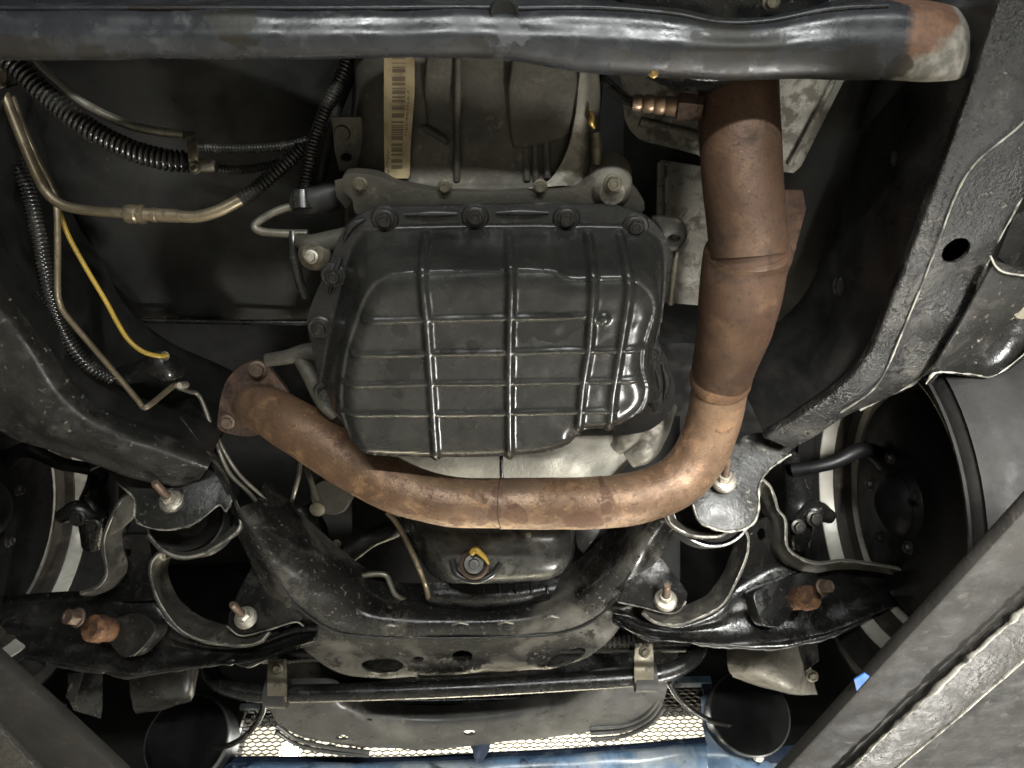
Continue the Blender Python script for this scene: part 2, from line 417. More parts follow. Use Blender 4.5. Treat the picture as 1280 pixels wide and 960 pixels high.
M['silver'] = mat('wheel_silver', (0.5, 0.48, 0.42), 0.4, 0.15, layers=[((0.2, 0.17, 0.12), 16, 0.56, 0.74, 0.7, 0.2)], bump=0.05)
M['floor'] = mat('underbody_sealer', (0.006, 0.006, 0.005), 0.6, layers=[((0.01, 0.0097, 0.008), 5, 0.44, 0.75, 0.7, 0.0)], bump=0.12, bscale=40)
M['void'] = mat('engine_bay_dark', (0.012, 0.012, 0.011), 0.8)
M['yellow'] = mat('yellow_plastic', (0.34, 0.22, 0.03), 0.4, layers=[((0.2, 0.12, 0.03), 60, 0.56, 0.7, 0.6, 0.0)])
M['brass'] = mat('brass_gold', (0.38, 0.25, 0.09), 0.35, 0.8)
M['blue'] = mat('lit_blue_body_paint', (0.16, 0.27, 0.42), 0.3, layers=[((0.55, 0.6, 0.62), 7, 0.44, 0.66, 0.5, 0.0), ((0.02, 0.03, 0.06), 15, 0.55, 0.68, 0.4, 0.0)], coat=0.4)  # pale dusty layer brightened to stand in for outside light on the bumper
M['navy'] = mat('dark_blue_plastic', (0.03, 0.045, 0.085), 0.4, layers=[((0.15, 0.17, 0.2), 25, 0.55, 0.72, 0.6, 0.0)])
M['bluebright'] = mat('bright_blue_paint', (0.03, 0.12, 0.4), 0.6)
M['lift'] = mat('lift_arm_paint', (0.024, 0.0225, 0.02), 0.62, layers=[((0.034, 0.031, 0.028), 3, 0.4, 0.75, 0.7, 0.0), ((0.05, 0.042, 0.036), 60, 0.58, 0.72, 0.55, 0.0), ((0.09, 0.085, 0.075), 200, 0.66, 0.72, 0.6, 0.0)], bump=0.15, bscale=160, spec=0.2)
M['lift_lip'] = mat('lift_lip_metal', (0.04, 0.037, 0.032), 0.5, 0.15, layers=[((0.035, 0.03, 0.026), 30, 0.5, 0.64, 0.4, 0.0)], bump=0.8, bscale=70)
M['mesh'] = mat('grille_mesh_black', (0.02, 0.02, 0.022), 0.5)
M['wall'] = mat('cream_wall', (0.76, 0.7, 0.55), 0.8)
M['concrete'] = mat('workshop_concrete', (0.38, 0.37, 0.345), 0.6, vscale=1.5)
M['flange_face'] = mat('lit_worn_flange_face', (0.06, 0.056, 0.047), 0.4, 0.1, layers=[((0.2, 0.185, 0.15), 20, 0.48, 0.7, 0.5, 0.2), ((0.025, 0.023, 0.02), 90, 0.54, 0.66, 0.5, 0.0)], bump=0.25, bscale=140)  # paler than the black arms, so their flanges look lit by colour
M['gloss'] = mat('wet_black_edge', (0.02, 0.02, 0.019), 0.12, rvar=.04)
M['saddle'] = mat('dusty_saddle_black', (0.013, 0.0125, 0.0115), 0.22, layers=[((0.1, 0.092, 0.077), 8, 0.46, 0.68, 0.45, 0.0), ((0.16, 0.145, 0.12), 130, 0.58, 0.72, 0.7, 0.0), ((0.01, 0.009, 0.008), 16, 0.6, 0.66, 0.15, 0.0)], bump=0.16, bscale=140)
M['plate'] = mat('dusty_grey_plate', (0.062, 0.061, 0.057), 0.36, layers=[((0.16, 0.154, 0.136), 6, 0.46, 0.72, 0.55, 0.0), ((0.25, 0.235, 0.2), 140, 0.62, 0.72, 0.7, 0.0), ((0.025, 0.024, 0.021), 22, 0.6, 0.7, 0.4, 0.0)], bump=0.15, bscale=90)

def label_mat():
    m = bpy.data.materials.new('barcode_sticker'); m.use_nodes = True
    nt = m.node_tree; N = nt.nodes; L = nt.links; b = N['Principled BSDF']
    uv = N.new('ShaderNodeUVMap'); sp = N.new('ShaderNodeSeparateXYZ'); L.new(uv.outputs[0], sp.inputs[0])
    def math_(op, a, b_=None, c=None):
        x = N.new('ShaderNodeMath'); x.operation = op
        for i, v in enumerate((a, b_, c)):
            if v is None: continue
            if isinstance(v, (int, float)): x.inputs[i].default_value = v
            else: L.new(v, x.inputs[i])
        return x.outputs[0]
    u, v = sp.outputs[0], sp.outputs[1]
    def band(x, a, b_): return math_('MULTIPLY', math_('GREATER_THAN', x, a), math_('LESS_THAN', x, b_))
    n1 = N.new('ShaderNodeTexNoise'); n1.noise_dimensions = '1D'; n1.inputs['Scale'].default_value = 42; n1.inputs['Detail'].default_value = 2
    L.new(v, n1.inputs['W'])
    bars = math_('MULTIPLY', math_('GREATER_THAN', n1.outputs['Fac'], 0.48), math_('MULTIPLY', band(u, 0.27, 0.7), band(v, 0.03, 0.72)))
    n2 = N.new('ShaderNodeTexNoise'); n2.inputs['Scale'].default_value = 1; n2.inputs['Detail'].default_value = 0
    mp = N.new('ShaderNodeMapping'); mp.inputs['Scale'].default_value = (16, 95, 1); L.new(uv.outputs[0], mp.inputs['Vector']); L.new(mp.outputs[0], n2.inputs['Vector'])
    txt = math_('MULTIPLY', math_('GREATER_THAN', n2.outputs['Fac'], 0.5), math_('ADD', math_('MULTIPLY', band(u, 0.1, 0.19), band(v, 0.58, 0.8)), math_('MULTIPLY', band(u, 0.76, 0.84), band(v, 0.22, 0.5))))
    ink = math_('MINIMUM', math_('ADD', bars, txt), 1.0)
    tc = N.new('ShaderNodeTexCoord'); n3 = N.new('ShaderNodeTexNoise'); n3.inputs['Scale'].default_value = 45; n3.inputs['Detail'].default_value = 7
    L.new(tc.outputs['Object'], n3.inputs['Vector'])
    r3 = N.new('ShaderNodeMapRange'); r3.inputs[1].default_value = 0.42; r3.inputs[2].default_value = 0.72; L.new(n3.outputs['Fac'], r3.inputs[0])
    x1 = N.new('ShaderNodeMix'); x1.data_type = 'RGBA'; x1.inputs[6].default_value = (0.33, 0.265, 0.15, 1); x1.inputs[7].default_value = (0.15, 0.11, 0.06, 1); L.new(r3.outputs[0], x1.inputs[0])
    x2 = N.new('ShaderNodeMix'); x2.data_type = 'RGBA'; x2.inputs[7].default_value = (0.07, 0.05, 0.03, 1); L.new(math_('MULTIPLY', ink, 0.85), x2.inputs[0]); L.new(x1.outputs[2], x2.inputs[6])
    L.new(x2.outputs[2], b.inputs['Base Color']); b.inputs['Roughness'].default_value = 0.6
    return m
M['label'] = label_mat()

HEX = unit_mesh('hex_bolt', M['bolt_dark'])
HEXD = unit_mesh('hex_bolt_dirty', M['bolt_dirty'])
NUT = unit_mesh('nut', M['steel'], stud=0.0, hexh=0.9, flange=1.4)
STUD_ME = None

def pln(c, n):
    n = np.asarray(n, float); n /= np.linalg.norm(n); c = np.asarray(c, float)
    if n @ (c - CAM) < 0: n = -n
    return c, n

# ================================================================== SETTING: what closes the place behind the parts
def box_bm(lo, hi):
    bm = bmesh.new(); bmesh.ops.create_cube(bm, size=1)
    for v in bm.verts: v.co = [lo[i] + (v.co[i] + 0.5) * (hi[i] - lo[i]) for i in range(3)]
    return bm
Z0 = CAM[2]
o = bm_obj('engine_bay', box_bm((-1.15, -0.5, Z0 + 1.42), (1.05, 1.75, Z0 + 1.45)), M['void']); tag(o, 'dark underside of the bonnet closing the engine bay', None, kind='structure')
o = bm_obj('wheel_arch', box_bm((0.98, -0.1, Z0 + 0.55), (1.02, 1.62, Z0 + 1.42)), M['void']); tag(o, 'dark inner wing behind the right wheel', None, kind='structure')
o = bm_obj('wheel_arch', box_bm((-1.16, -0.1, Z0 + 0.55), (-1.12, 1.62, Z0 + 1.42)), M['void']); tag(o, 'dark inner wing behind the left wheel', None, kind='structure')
o = bm_obj('wall', box_bm((-3.2, 4.5, Z0 - 1.55), (3.2, 4.56, Z0 + 4.6)), M['wall']); tag(o, 'bright cream workshop wall seen through the grille mesh', None, kind='structure')

o = bm_obj('ground', box_bm((-6, -5, Z0 - 1.6), (6, 4.5, Z0 - 1.55)), M['concrete']); tag(o, 'grey workshop floor under the lift', None, kind='structure')
# underbody floor, left and right of the transmission tunnel
fl = thing('underbody_floor', 'dark sealed floor panel behind the hoses on the left', 'floor panel', H(200, 250, 1.0))
rows = [[H(-160, -120, .98), H(60, -120, 1.0), H(260, -120, 1.02), H(420, -120, 1.1), H(520, -120, 1.25)],
        [H(-160, 120, .97), H(60, 120, .99), H(260, 120, 1.01), H(420, 120, 1.08), H(520, 120, 1.25)],
        [H(-160, 290, .97), H(60, 290, .99), H(260, 290, 1.01), H(420, 290, 1.06), H(520, 290, 1.22)],
        [H(-160, 385, .98), H(60, 385, 1.0), H(260, 388, 1.01), H(420, 388, 1.05), H(520, 388, 1.2)],
        [H(-160, 402, 1.0), H(60, 402, 1.02), H(260, 404, 1.03), H(420, 404, 1.07), H(520, 404, 1.2)]]
surf('floor_sheet', rows, M['floor'], fl, n=8, amp=0.012, sc=6, thick=0.004)
tube('seam', [H(120, 399, .985), H(260, 402, .99), H(440, 404, 1.02)], 0.004, M['grimy'], fl)
fr = thing('underbody_floor', 'dark floor panel between the exhaust and the right frame rail', 'floor panel', H(1020, 250, 1.0))
rows = [[H(780, -120, 1.25), H(860, -120, 1.1), H(980, -120, 1.0), H(1120, -120, .98), H(1330, -120, .98)],
        [H(780, 160, 1.25), H(860, 160, 1.1), H(980, 160, 1.0), H(1120, 160, .97), H(1330, 160, .97)],
        [H(780, 330, 1.25), H(860, 330, 1.1), H(980, 330, 1.02), H(1120, 330, 1.0), H(1330, 330, 1.0)],
        [H(780, 430, 1.3), H(860, 430, 1.2), H(980, 430, 1.12), H(1120, 430, 1.1), H(1330, 430, 1.1)]]
surf('floor_sheet', rows, M['floor'], fr, n=8, amp=0.01, sc=6, thick=0.004)

# ================================================================== FRAME RAILS
rr = thing('frame_rail', 'greasy black right frame rail with a long raised seam and oval hole', 'frame rail', H(1150, 300, .735), 'frame rails')
lef = [(1290, -60, .735), (1250, 10, .735), (1222, 90, .735), (1182, 200, .735), (1143, 305, .735), (1106, 400, .735), (1078, 456, .737), (1030, 502, .75), (955, 548, .775)]
mid1 = [(1380, -60, .727), (1330, 60, .727), (1283, 145, .727), (1207, 216, .727), (1165, 318, .727), (1132, 400, .727), (1096, 478, .73), (1050, 514, .745), (975, 556, .772)]
rig = [(1470, -60, .733), (1400, 70, .733), (1320, 160, .733), (1288, 226, .733), (1240, 315, .733), (1203, 400, .733), (1152, 470, .735), (1075, 512, .748), (992, 562, .775)]
def HH(l): return [H(*p) for p in l]
def mixl(a, b, t): return [tuple(np.array(a[i]) * (1 - t) + np.array(b[i]) * t) for i in range(len(a))]
def hi(l, dh): return [p + np.array((0, 0, dh)) for p in l]
A_, B_, C_ = HH(lef), HH(mid1), HH(rig)
surf('bottom_flange', [hi(A_, .012), A_, [(a * .5 + b * .5) for a, b in zip(A_, B_)], B_, [(b * .5 + c * .5) - np.array((0, 0, .002)) for b, c in zip(B_, C_)], C_, hi(C_, .02)], M['greasy'], rr, n=7, k=14, holes=[(1195, 313, 20, 13, -35)], amp=.004, sc=22, thick=.004)
seam = [b - np.array((0, 0, .003)) for b in B_]
tube('seam_lip', seam[:8], .0011, M['worn'], rr, n=14, sides=8, amp=.0008, sc=120)
tube('edge_lip', [c - np.array((0, 0, .001)) for c in C_[:8]], .0018, M['worn'], rr, n=14, sides=8, amp=.003, sc=60)
inn = [p + np.array((0.004, 0, .012)) for p in A_]
web = surf('inner_web', [inn, hi(inn, .06), hi(inn, .12), [p + np.array((.0, 0, .19)) for p in inn], [p + np.array((.05, 0, .2)) for p in inn]], M['clean'], rr, n=7, k=14, holes=[(1115, 198, 6, 11, 5), (1048, 358, 7, 13, 5)], amp=.004, sc=14, thick=.004)
outw = [p + np.array((0, 0, .02)) for p in C_]
surf('outer_web', [outw, hi(outw, .17)], M['black'], rr, n=4, k=8, thick=.004)
# front section of the rail beyond the suspension
q0 = [D(908, 812, 1.32), D(945, 806, 1.3), D(985, 806, 1.31), D(1010, 812, 1.36)]
q1 = [D(910, 834, 1.31), D(948, 846, 1.29), D(990, 860, 1.3), D(1020, 862, 1.36)]
q2 = [D(916, 846, 1.36), D(950, 858, 1.37), D(992, 868, 1.38), D(1022, 868, 1.4)]
qm = [D(905, 760, 1.36), D(945, 750, 1.35), D(985, 750, 1.36), D(1010, 760, 1.4)]
surf('rail_front_section', [qm, q0, q1, q2], M['alu_mid'], rr, n=6, amp=.002, sc=40, thick=.006, label='pale weathered front end of the rail')
surf('crash_bracket', [[D(990, 770, 1.34), D(1020, 765, 1.36)], [D(998, 812, 1.33), D(1022, 806, 1.35)], [D(1008, 838, 1.33), D(1024, 826, 1.35)]], M['dusty'], rr, n=4, thick=.006)
put('bolt', HEXD, D(1015, 845, 1.33), BACK, .009, rr)
# body mount bracket on its outer side
bmk = thing('body_mount_bracket', 'pressed grey bracket bolted outside the right frame rail', 'bracket', H(1220, 400, .76))
pb = plane3(H(1240, 330, .705), H(1165, 470, .713), H(1280, 400, .722))
plate('bracket_plate', [(1244, 326), (1300, 346), (1300, 362), (1226, 446), (1162, 470), (1205, 398)], pb, .004, M['dusty'], bmk)
surf('bracket_wall', [[H(1160, 478, .708), H(1178, 465, .708), H(1246, 468, .71), H(1310, 418, .712)], [H(1168, 458, .722), H(1190, 446, .725), H(1250, 444, .728), H(1310, 396, .728)], [H(1175, 420, .74), H(1215, 400, .742), H(1270, 388, .745), H(1310, 345, .745)]], M['grimy'], bmk, n=5, thick=.004)
tube('edge_lip', [H(1158, 480, .706), H(1166, 468, .706), H(1180, 465, .706), H(1215, 468, .707), H(1247, 468, .708), H(1310, 416, .71)], .0011, M['worn'], bmk, n=6, amp=.002, sc=150)
tube('edge_lip', [H(1238, 320, .702), H(1246, 334, .702), H(1262, 342, .702), H(1310, 347, .703)], .0011, M['worn'], bmk, n=6)
plate('outer_plate', [(1248, 322), (1262, 336), (1310, 341), (1310, 250), (1268, 270)], plane3(H(1240, 330, .73), H(1280, 260, .74), H(1290, 330, .745)), .004, M['grimy'], bmk)
lathe('bush', [(.0, 0), (.01, 0), (.012, .004), (.012, .03)], H(1279, 388, .72), (0, .3, 1), M['bolt_dirty'], bmk)

rl = thing('frame_rail', 'dusty black left frame rail curving over the wheel', 'frame rail', H(60, 470, .75), 'frame rails')
lin_ = [(-60, 300, .745), (-5, 385, .745), (35, 435, .745), (72, 492, .748), (128, 536, .755), (205, 565, .775), (260, 585, .79)]
lmd = [(-80, 360, .74), (-30, 430, .74), (18, 482, .742), (62, 528, .746), (118, 556, .756), (195, 585, .778), (250, 600, .795)]
lou = [(-110, 440, .75), (-50, 508, .75), (0, 540, .752), (45, 558, .757), (105, 578, .766), (185, 600, .785), (245, 612, .8)]
A2, B2, C2 = HH(lin_), HH(lmd), HH(lou)
surf('bottom_flange', [hi(A2, .03), hi(A2, .004), [(a + b) / 2 for a, b in zip(A2, B2)], B2, [(b + c) / 2 for b, c in zip(B2, C2)], C2, hi(C2, .03)], M['dusty'], rl, n=7, k=12, amp=.006, sc=16, thick=.004)
in2 = [p + np.array((-.004, 0, .03)) for p in A2]
in2 = [H(-80, 150, .775)] + in2
surf('inner_web', [in2, hi(in2, .06), hi(in2, .12), hi(in2, .19), [p + np.array((-.05, 0, .2)) for p in in2]], M['clean'], rl, n=7, k=12, amp=.005, sc=14, thick=.004)
ou2 = hi(C2, .03); surf('outer_web', [ou2, hi(ou2, .15)], M['black'], rl, n=4, k=8, thick=.004)
surf('rail_front_section', [[D(150, 800, 1.36), D(190, 792, 1.35), D(242, 785, 1.36), D(250, 785, 1.4)], [D(160, 845, 1.33), D(195, 840, 1.32), D(240, 832, 1.33), D(250, 830, 1.4)], [D(165, 880, 1.33), D(198, 876, 1.32), D(236, 868, 1.33), D(244, 864, 1.4)], [D(170, 892, 1.37), D(200, 888, 1.37), D(234, 878, 1.38), D(240, 874, 1.42)]], M['dusty'], rl, n=6, amp=.003, sc=30, thick=.006, label='dark grey front end of the rail')
surf('crash_bracket', [[D(85, 842, 1.33), D(128, 838, 1.35)], [D(86, 872, 1.32), D(128, 880, 1.34)], [D(92, 888, 1.33), D(126, 898, 1.35)]], M['black'], rl, n=4, thick=.006)
surf('crash_bracket', [[D(90, 842, 1.3), D(103, 840, 1.3)], [D(82, 872, 1.29), D(93, 880, 1.29)]], M['dusty'], rl, n=3, thick=.004)

# pivot brackets (rear pivots of the arms) with their studs
AX = np.array((-.1, -.95, -.26)); AX /= np.linalg.norm(AX)
def pivot(px, py, d, parent, r=.0115, ln=.046, ax=AX, name='pivot_bolt'):
    p = D(px, py, d)
    lathe('washer', [(0, -.004), (r * 1.5, -.004), (r * 1.5, .002), (r * 1.3, .004), (0, .004)], p, ax, M['steel'], parent)
    st = lathe(name, [(0, .0)] + [(r * (.52 if i % 2 else .46), .004 + i * ln / 16) for i in range(17)] + [(r * .36, ln + .006), (0, ln + .006)], p, ax, M['bolt_rusty'], parent, sides=14)
    put('nut', NUT, p + ax * .004, ax, r, st)
M['bolt_rusty'] = mat('rusty_stud', (0.15, 0.108, 0.08), 0.5, 0.6, layers=[((0.09, 0.05, 0.035), 80, 0.5, 0.65, 0.8, 0.2)], bump=0.2)
plL = pln(D(215, 620, 1.06), (0, .82, .57))
plate('pivot_bracket', [(112, 588), (126, 582), (146, 600), (166, 618), (170, 634), (168, 646), (180, 657), (206, 662), (236, 657), (258, 644), (274, 630), (283, 638), (290, 624), (276, 596), (252, 556), (226, 520), (180, 536), (120, 566)], plL, .005, M['dusty'], rl, smooth=2, bevel=.0015)
pivot(215, 627, 1.058, rl)
surf('bracket_wall', [[D(226, 520, 1.06), D(252, 556, 1.06), D(276, 596, 1.06), D(292, 628, 1.06)], [D(228, 505, 1.13), D(258, 540, 1.13), D(285, 580, 1.13), D(300, 615, 1.13)]], M['black'], rl, n=4, thick=.004)
plR = pln(D(905, 600, 1.04), (0, .82, .57))
plate('pivot_bracket', [(866, 628), (872, 650), (890, 660), (908, 664), (932, 660), (944, 650), (948, 630), (949, 606), (958, 590), (972, 578), (986, 568), (990, 552), (960, 540), (930, 545), (912, 560), (880, 590)], plR, .005, M['dusty'], rr, smooth=2, bevel=.0015)
pivot(905, 601, 1.025, rr)
tube('edge_lip', [on(plR, *p) - F * .002 for p in [(866, 630), (873, 650), (890, 660), (908, 664), (932, 660), (944, 649), (948, 630), (949, 606), (958, 590), (972, 578), (988, 568)]], .0018, M['worn'], rr, n=6, sides=8, amp=.002, sc=100)
tube('edge_lip', [on(plL, *p) - F * .002 for p in [(146, 602), (166, 620), (169, 634), (169, 646), (180, 657), (206, 662), (236, 657), (258, 644), (274, 631), (283, 638), (290, 625)]], .0015, M['worn'], rl, n=6, sides=8, amp=.002, sc=100)

# ================================================================== WHEELS
def wheel(x, yc, hc, sgn, name, label, R=.22, sh=.047):
    c = CAM + np.array((x, yc, hc))
    t = thing(name, label, 'wheel', c - np.array((0, 0, .36)), 'front wheels')
    ax = (sgn, 0, 0)
    lathe('tyre', [(R - .004, -.005), (R + 0.0036, -.01), (R + 0.0072, -.013), (R + 0.0096, -.012), (R + 0.0132, -.016), (R + 0.0240, -.024), (R + 0.0348, -.028), (R + 0.0372, -.03), (R + 0.0396, -.0275), (R + 0.0510, -.027), (R + 0.0630, -.023), (R + 0.0648, -.025), (R + 0.0672, -.021), (R + 0.0750, -.012), (R + 0.0810, .002), (R + 0.0834, .03), (R + 0.0840, .1), (R + 0.0810, .2), (R + 0.0600, .23), (R + 0.0060, .23), (R - .004, .22), (R - .004, -.005)], c, ax, M['tyre'], t, sides=64)
    rim = lathe('rim', [(R + .006, 0), (R + .004, -.008), (R - .004, -.006), (R - .012, .012), (R - .014, .03), (R - .036, .045), (R - .04, .085), (R - .024, .1), (R - .02, .16), (R - .03, .18), (R - .03, .2), (.05, .19), (.05, .205), (R - .02, .21), (R + .006, .21), (R + .006, 0)], c, ax, M['silver'], t, sides=64)
    lathe('brake_shield', [(0, .02), (.05, .018), (.055, .03), (R - sh - .02, .032), (R - sh - .005, .04), (R - sh, .06), (R - sh - .005, .062), (.0, .05)], c, ax, M['pitch'], t, sides=48)
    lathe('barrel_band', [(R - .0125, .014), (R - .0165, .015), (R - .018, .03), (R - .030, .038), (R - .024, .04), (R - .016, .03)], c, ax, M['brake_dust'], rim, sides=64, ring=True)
    lathe('hub', [(0, -.004), (.02, -.004), (.034, .002), (.045, .012), (.05, .025), (0, .025)], c, ax, M['pitch'], t)
    for k in range(5):
        a = 2 * math.pi * k / 5
        put('wheel_nut', HEX, c + np.array((sgn * .015, math.cos(a) * .07, math.sin(a) * .07)), (-sgn, 0, 0), .008, t)
    return t
wr = wheel(.555, .80, .80, 1, 'wheel_and_tyre', 'silver rim and tyre on the right behind the lift arm')
wl = wheel(-.80, .80, .84, -1, 'wheel_and_tyre', 'dark shadowed wheel rim at the left edge', R=.235, sh=.03)
def knuckle(px, py, d, label, s):
    t = thing('steering_knuckle', label, 'knuckle', D(px, py, d), 'steering knuckles')
    tube('knuckle_body', [D(px - s * 22, py - 70, d + .06), D(px - s * 16, py - 35, d + .03), D(px - s * 12, py, d), D(px - s * 10, py + 40, d + .03)], [.014, .018, .022, .018], M['black'], t, amp=.004)
    tube('steering_arm', [D(px - s * 20, py - 52, d + .02), D(px + s * 25, py - 60, d + .0), D(px + s * 72, py - 78, d - .0), D(px + s * 100, py - 58, d + .03), D(px + s * 112, py - 20, d + .08)], [.012, .011, .012, .014, .012], M['pitch'], t, amp=.004)
    tube('tie_rod_end', [D(px - s * 14, py + 8, d - .01), D(px + s * 8, py - 2, d - .02), D(px + s * 28, py + 6, d - .01)], [.012, .015, .011], M['black'], t, amp=.003)
    put('bolt', HEX, D(px - s * 12, py + 18, d - .035), BACK, .009, t)
    put('bolt', HEX, D(px + s * 8, py + 8, d - .035), BACK, .01, t)
    return t
knuckle(1010, 640, 1.16, 'black steering knuckle in front of the right silver rim', 1)
knuckle(105, 640, 1.2, 'black steering knuckle lost in shadow by the left rim', -1)

# ================================================================== ENGINE
eng = thing('engine_block', 'dark engine block hidden above the exhaust crossover', 'engine', D(620, 640, 1.5))
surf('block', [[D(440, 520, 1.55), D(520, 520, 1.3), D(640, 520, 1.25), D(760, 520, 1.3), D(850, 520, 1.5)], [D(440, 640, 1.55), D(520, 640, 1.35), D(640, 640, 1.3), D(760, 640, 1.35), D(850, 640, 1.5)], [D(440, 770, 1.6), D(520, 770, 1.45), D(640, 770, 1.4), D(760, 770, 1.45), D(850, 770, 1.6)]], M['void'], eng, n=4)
opn = thing('engine_oil_pan', 'glossy black engine oil pan below the exhaust crossover', 'oil pan', D(625, 720, 1.12))
rowsO = []
for (py, xl, xr, d) in [(640, 505, 718, 1.13), (668, 520, 715, 1.1), (690, 532, 714, 1.095), (706, 540, 712, 1.095), (720, 550, 703, 1.105), (727, 558, 690, 1.13), (729, 562, 684, 1.2)]:
    rowsO.append([D(xl - 12, py - 3, d + .13), D(xl, py, d + .05), D(xl + 10, py + 1, d + .012), D(xl + 30, py + 1, d), D((xl + xr) / 2, py, d - .004), D(xr - 30, py - 2, d), D(xr - 8, py - 3, d + .012), D(xr, py - 5, d + .05), D(xr + 4, py - 8, d + .13)])
surf('pan_shell', rowsO, M['sump'], opn, n=6, amp=.002, sc=30, thick=.003)
boss = D(593, 706, 1.085)
dp = lathe('drain_plug', [(0, .006), (.007, .006), (.008, .012), (.014, .012), (.0145, .002), (.021, .0), (.022, -.02)], boss, (0, -.82, -.57), M['bolt_dark'], opn)
lathe('plug_gasket', [(.016, .004), (.019, .006), (.022, .004), (.021, 0)], boss, (0, -.82, -.57), M['bolt_rusty'], dp, ring=True)
tube('plug_recess', [D(565, 700, 1.09), D(570, 716, 1.088), D(583, 724, 1.086), D(600, 725, 1.086), D(616, 717, 1.088), D(626, 704, 1.09)], .005, M['pan'], opn)
tube('yellow_tag', [D(589, 692, 1.068), D(594, 687, 1.066), D(600, 691, 1.064), D(606, 697, 1.066), D(611, 705, 1.07)], [.0045, .005, .0042, .0035, .002], M['yellow'], opn, sides=8)
put('bolt_head', HEXD, D(660, 668, 1.09), BACK, .004, opn)
tr = thing('engine_sump_tray', 'dark finned tray under the engine oil pan', 'tray', D(620, 745, 1.2))
surf('tray', [[D(530, 728, 1.2), D(620, 728, 1.19), D(700, 722, 1.2)], [D(534, 748, 1.19), D(620, 750, 1.18), D(692, 740, 1.19)], [D(540, 762, 1.21), D(620, 763, 1.2), D(684, 755, 1.21)]], M['grimy'], tr, n=5, thick=.004)
for i in range(5):
    x = 604 + i * 20
    tube('fin', [D(x, 731, 1.185), D(x + 1, 742, 1.18)], .0022, M['black'], tr, n=2, sides=6)

# starter / oil filter and brackets at the left of the engine
stt = thing('starter_motor', 'pale ended starter motor peeking behind the left exhaust pipe', 'starter motor', D(410, 620, 1.25))
lathe('motor_body', [(0, .0), (.03, .0), (.034, .006), (.034, .05), (.03, .055), (.03, .16)], D(412, 622, 1.2), (.05, .3, .9), M['alu'], stt)
tube('terminal_wire', [D(383, 585, 1.19), D(388, 600, 1.18), D(396, 626, 1.18)], .0045, M['line_grey'], stt)
lathe('clip', [(.006, 0), (.011, .002), (.012, .008), (.007, .01)], D(398, 634, 1.17), (0, -.3, -.9), M['bolt_dirty'], stt)
emt = thing('engine_mount', 'dull grey engine mount arm above the left saddle leg', 'mount', D(440, 680, 1.3))
tube('mount_arm', [D(405, 700, 1.3), D(435, 690, 1.29), D(465, 672, 1.29), D(505, 655, 1.32)], [.026, .02, .016, .018], M['dusty'], emt, amp=.004)
tube('mount_block', [D(375, 640, 1.27), D(392, 670, 1.26), D(402, 700, 1.26)], [.03, .028, .02], M['grimy'], emt, amp=.005)
put('bolt', HEXD, D(421, 680, 1.26), BACK, .006, emt)
put('bolt', HEX, D(406, 698, 1.23), BACK, .008, emt)
emr = thing('engine_mount', 'tan corner of an engine mount right of the oil pan', 'mount', D(735, 680, 1.25))
plate('mount_plate', [(716, 655), (752, 652), (770, 672), (738, 702), (722, 684)], pln(D(735, 678, 1.25), (0, .6, .8)), .01, M['dusty'], emr)

# ================================================================== TRANSMISSION
tx = thing('transmission', 'dirty cast aluminium transmission case above the ribbed pan', 'transmission', H(595, 150, .86))
rowsT = []
for (py, xl, xr, e) in [(30, 446, 742, .02), (80, 445, 745, .015), (140, 446, 744, .01), (190, 446, 742, .004), (222, 436, 738, -.004), (236, 430, 740, -.012), (252, 432, 760, -.014), (285, 430, 760, -.012)]:
    h = .835 + e
    rowsT.append([H(xl - 6, py, h + .16), H(xl - 2, py, h + .07), H(xl + 8, py, h + .028), H(xl + 45, py, h + .006), H(xl + 110, py, h), H((xl + xr) / 2 + 20, py, h - .002), H(xr - 90, py, h), H(xr - 32, py, h + .006), H(xr - 8, py, h + .025), H(xr, py, h + .07), H(xr + 8, py, h + .16)])
surf('case', rowsT, M['alu'], tx, n=7, k=6, amp=.004, sc=22, thick=.005)
plate('cast_boss', [(641, 60), (718, 60), (716, 150), (700, 176), (662, 184), (646, 186), (638, 172)], level(.838), .02, M['alu'], tx, smooth=2, bevel=.006, seg=3)
plate('cast_boss', [(532, 60), (572, 60), (571, 170), (560, 172), (534, 164)], level(.842), .02, M['alu'], tx, smooth=2, bevel=.006, seg=3)
for (a, b) in [((572, 70), (571, 226)), ((657, 186), (659, 226)), ((668, 180), (670, 226)), ((683, 176), (684, 222)), ((530, 160), (560, 178))]:
    tube('cast_rib', [H(a[0], a[1], .842), H((a[0] + b[0]) / 2, (a[1] + b[1]) / 2, .836), H(b[0], b[1], .83)], .0045, M['alu'], tx, n=6, sides=8, amp=.001, sc=50)
surf('cast_skirt', [[H(726, 60, .838), H(722, 120, .837), H(712, 180, .832), H(690, 222, .824), H(660, 236, .818)], [H(740, 60, .85), H(738, 120, .846), H(736, 170, .84), H(724, 208, .83), H(705, 232, .82)], [H(750, 60, .9), H(750, 120, .89), H(748, 175, .88), H(744, 210, .86), H(738, 234, .83)]], M['alu_mid'], tx, n=6, amp=.003, sc=30, thick=.004)
plate('case_flange', [(432, 218), (470, 220), (500, 232), (560, 240), (660, 240), (720, 236), (736, 226), (748, 224), (770, 220), (790, 232), (806, 262), (760, 272), (560, 272), (455, 272), (440, 250), (428, 236)], level(.812), .02, M['alu'], tx, smooth=3, bevel=.004)
lathe('lug', [(0, -.004), (.014, -.004), (.022, .004), (.026, .02), (.03, .05)], H(765, 240, .806), (0, 0, 1), M['alu_mid'], tx)
put('bolt', HEXD, H(766, 229, .8), DOWN, .0085, tx)
for (x, y) in [(450, 230), (556, 233), (675, 233)]: put('bolt', HEXD, H(x, y, .812), DOWN, .0068, tx)
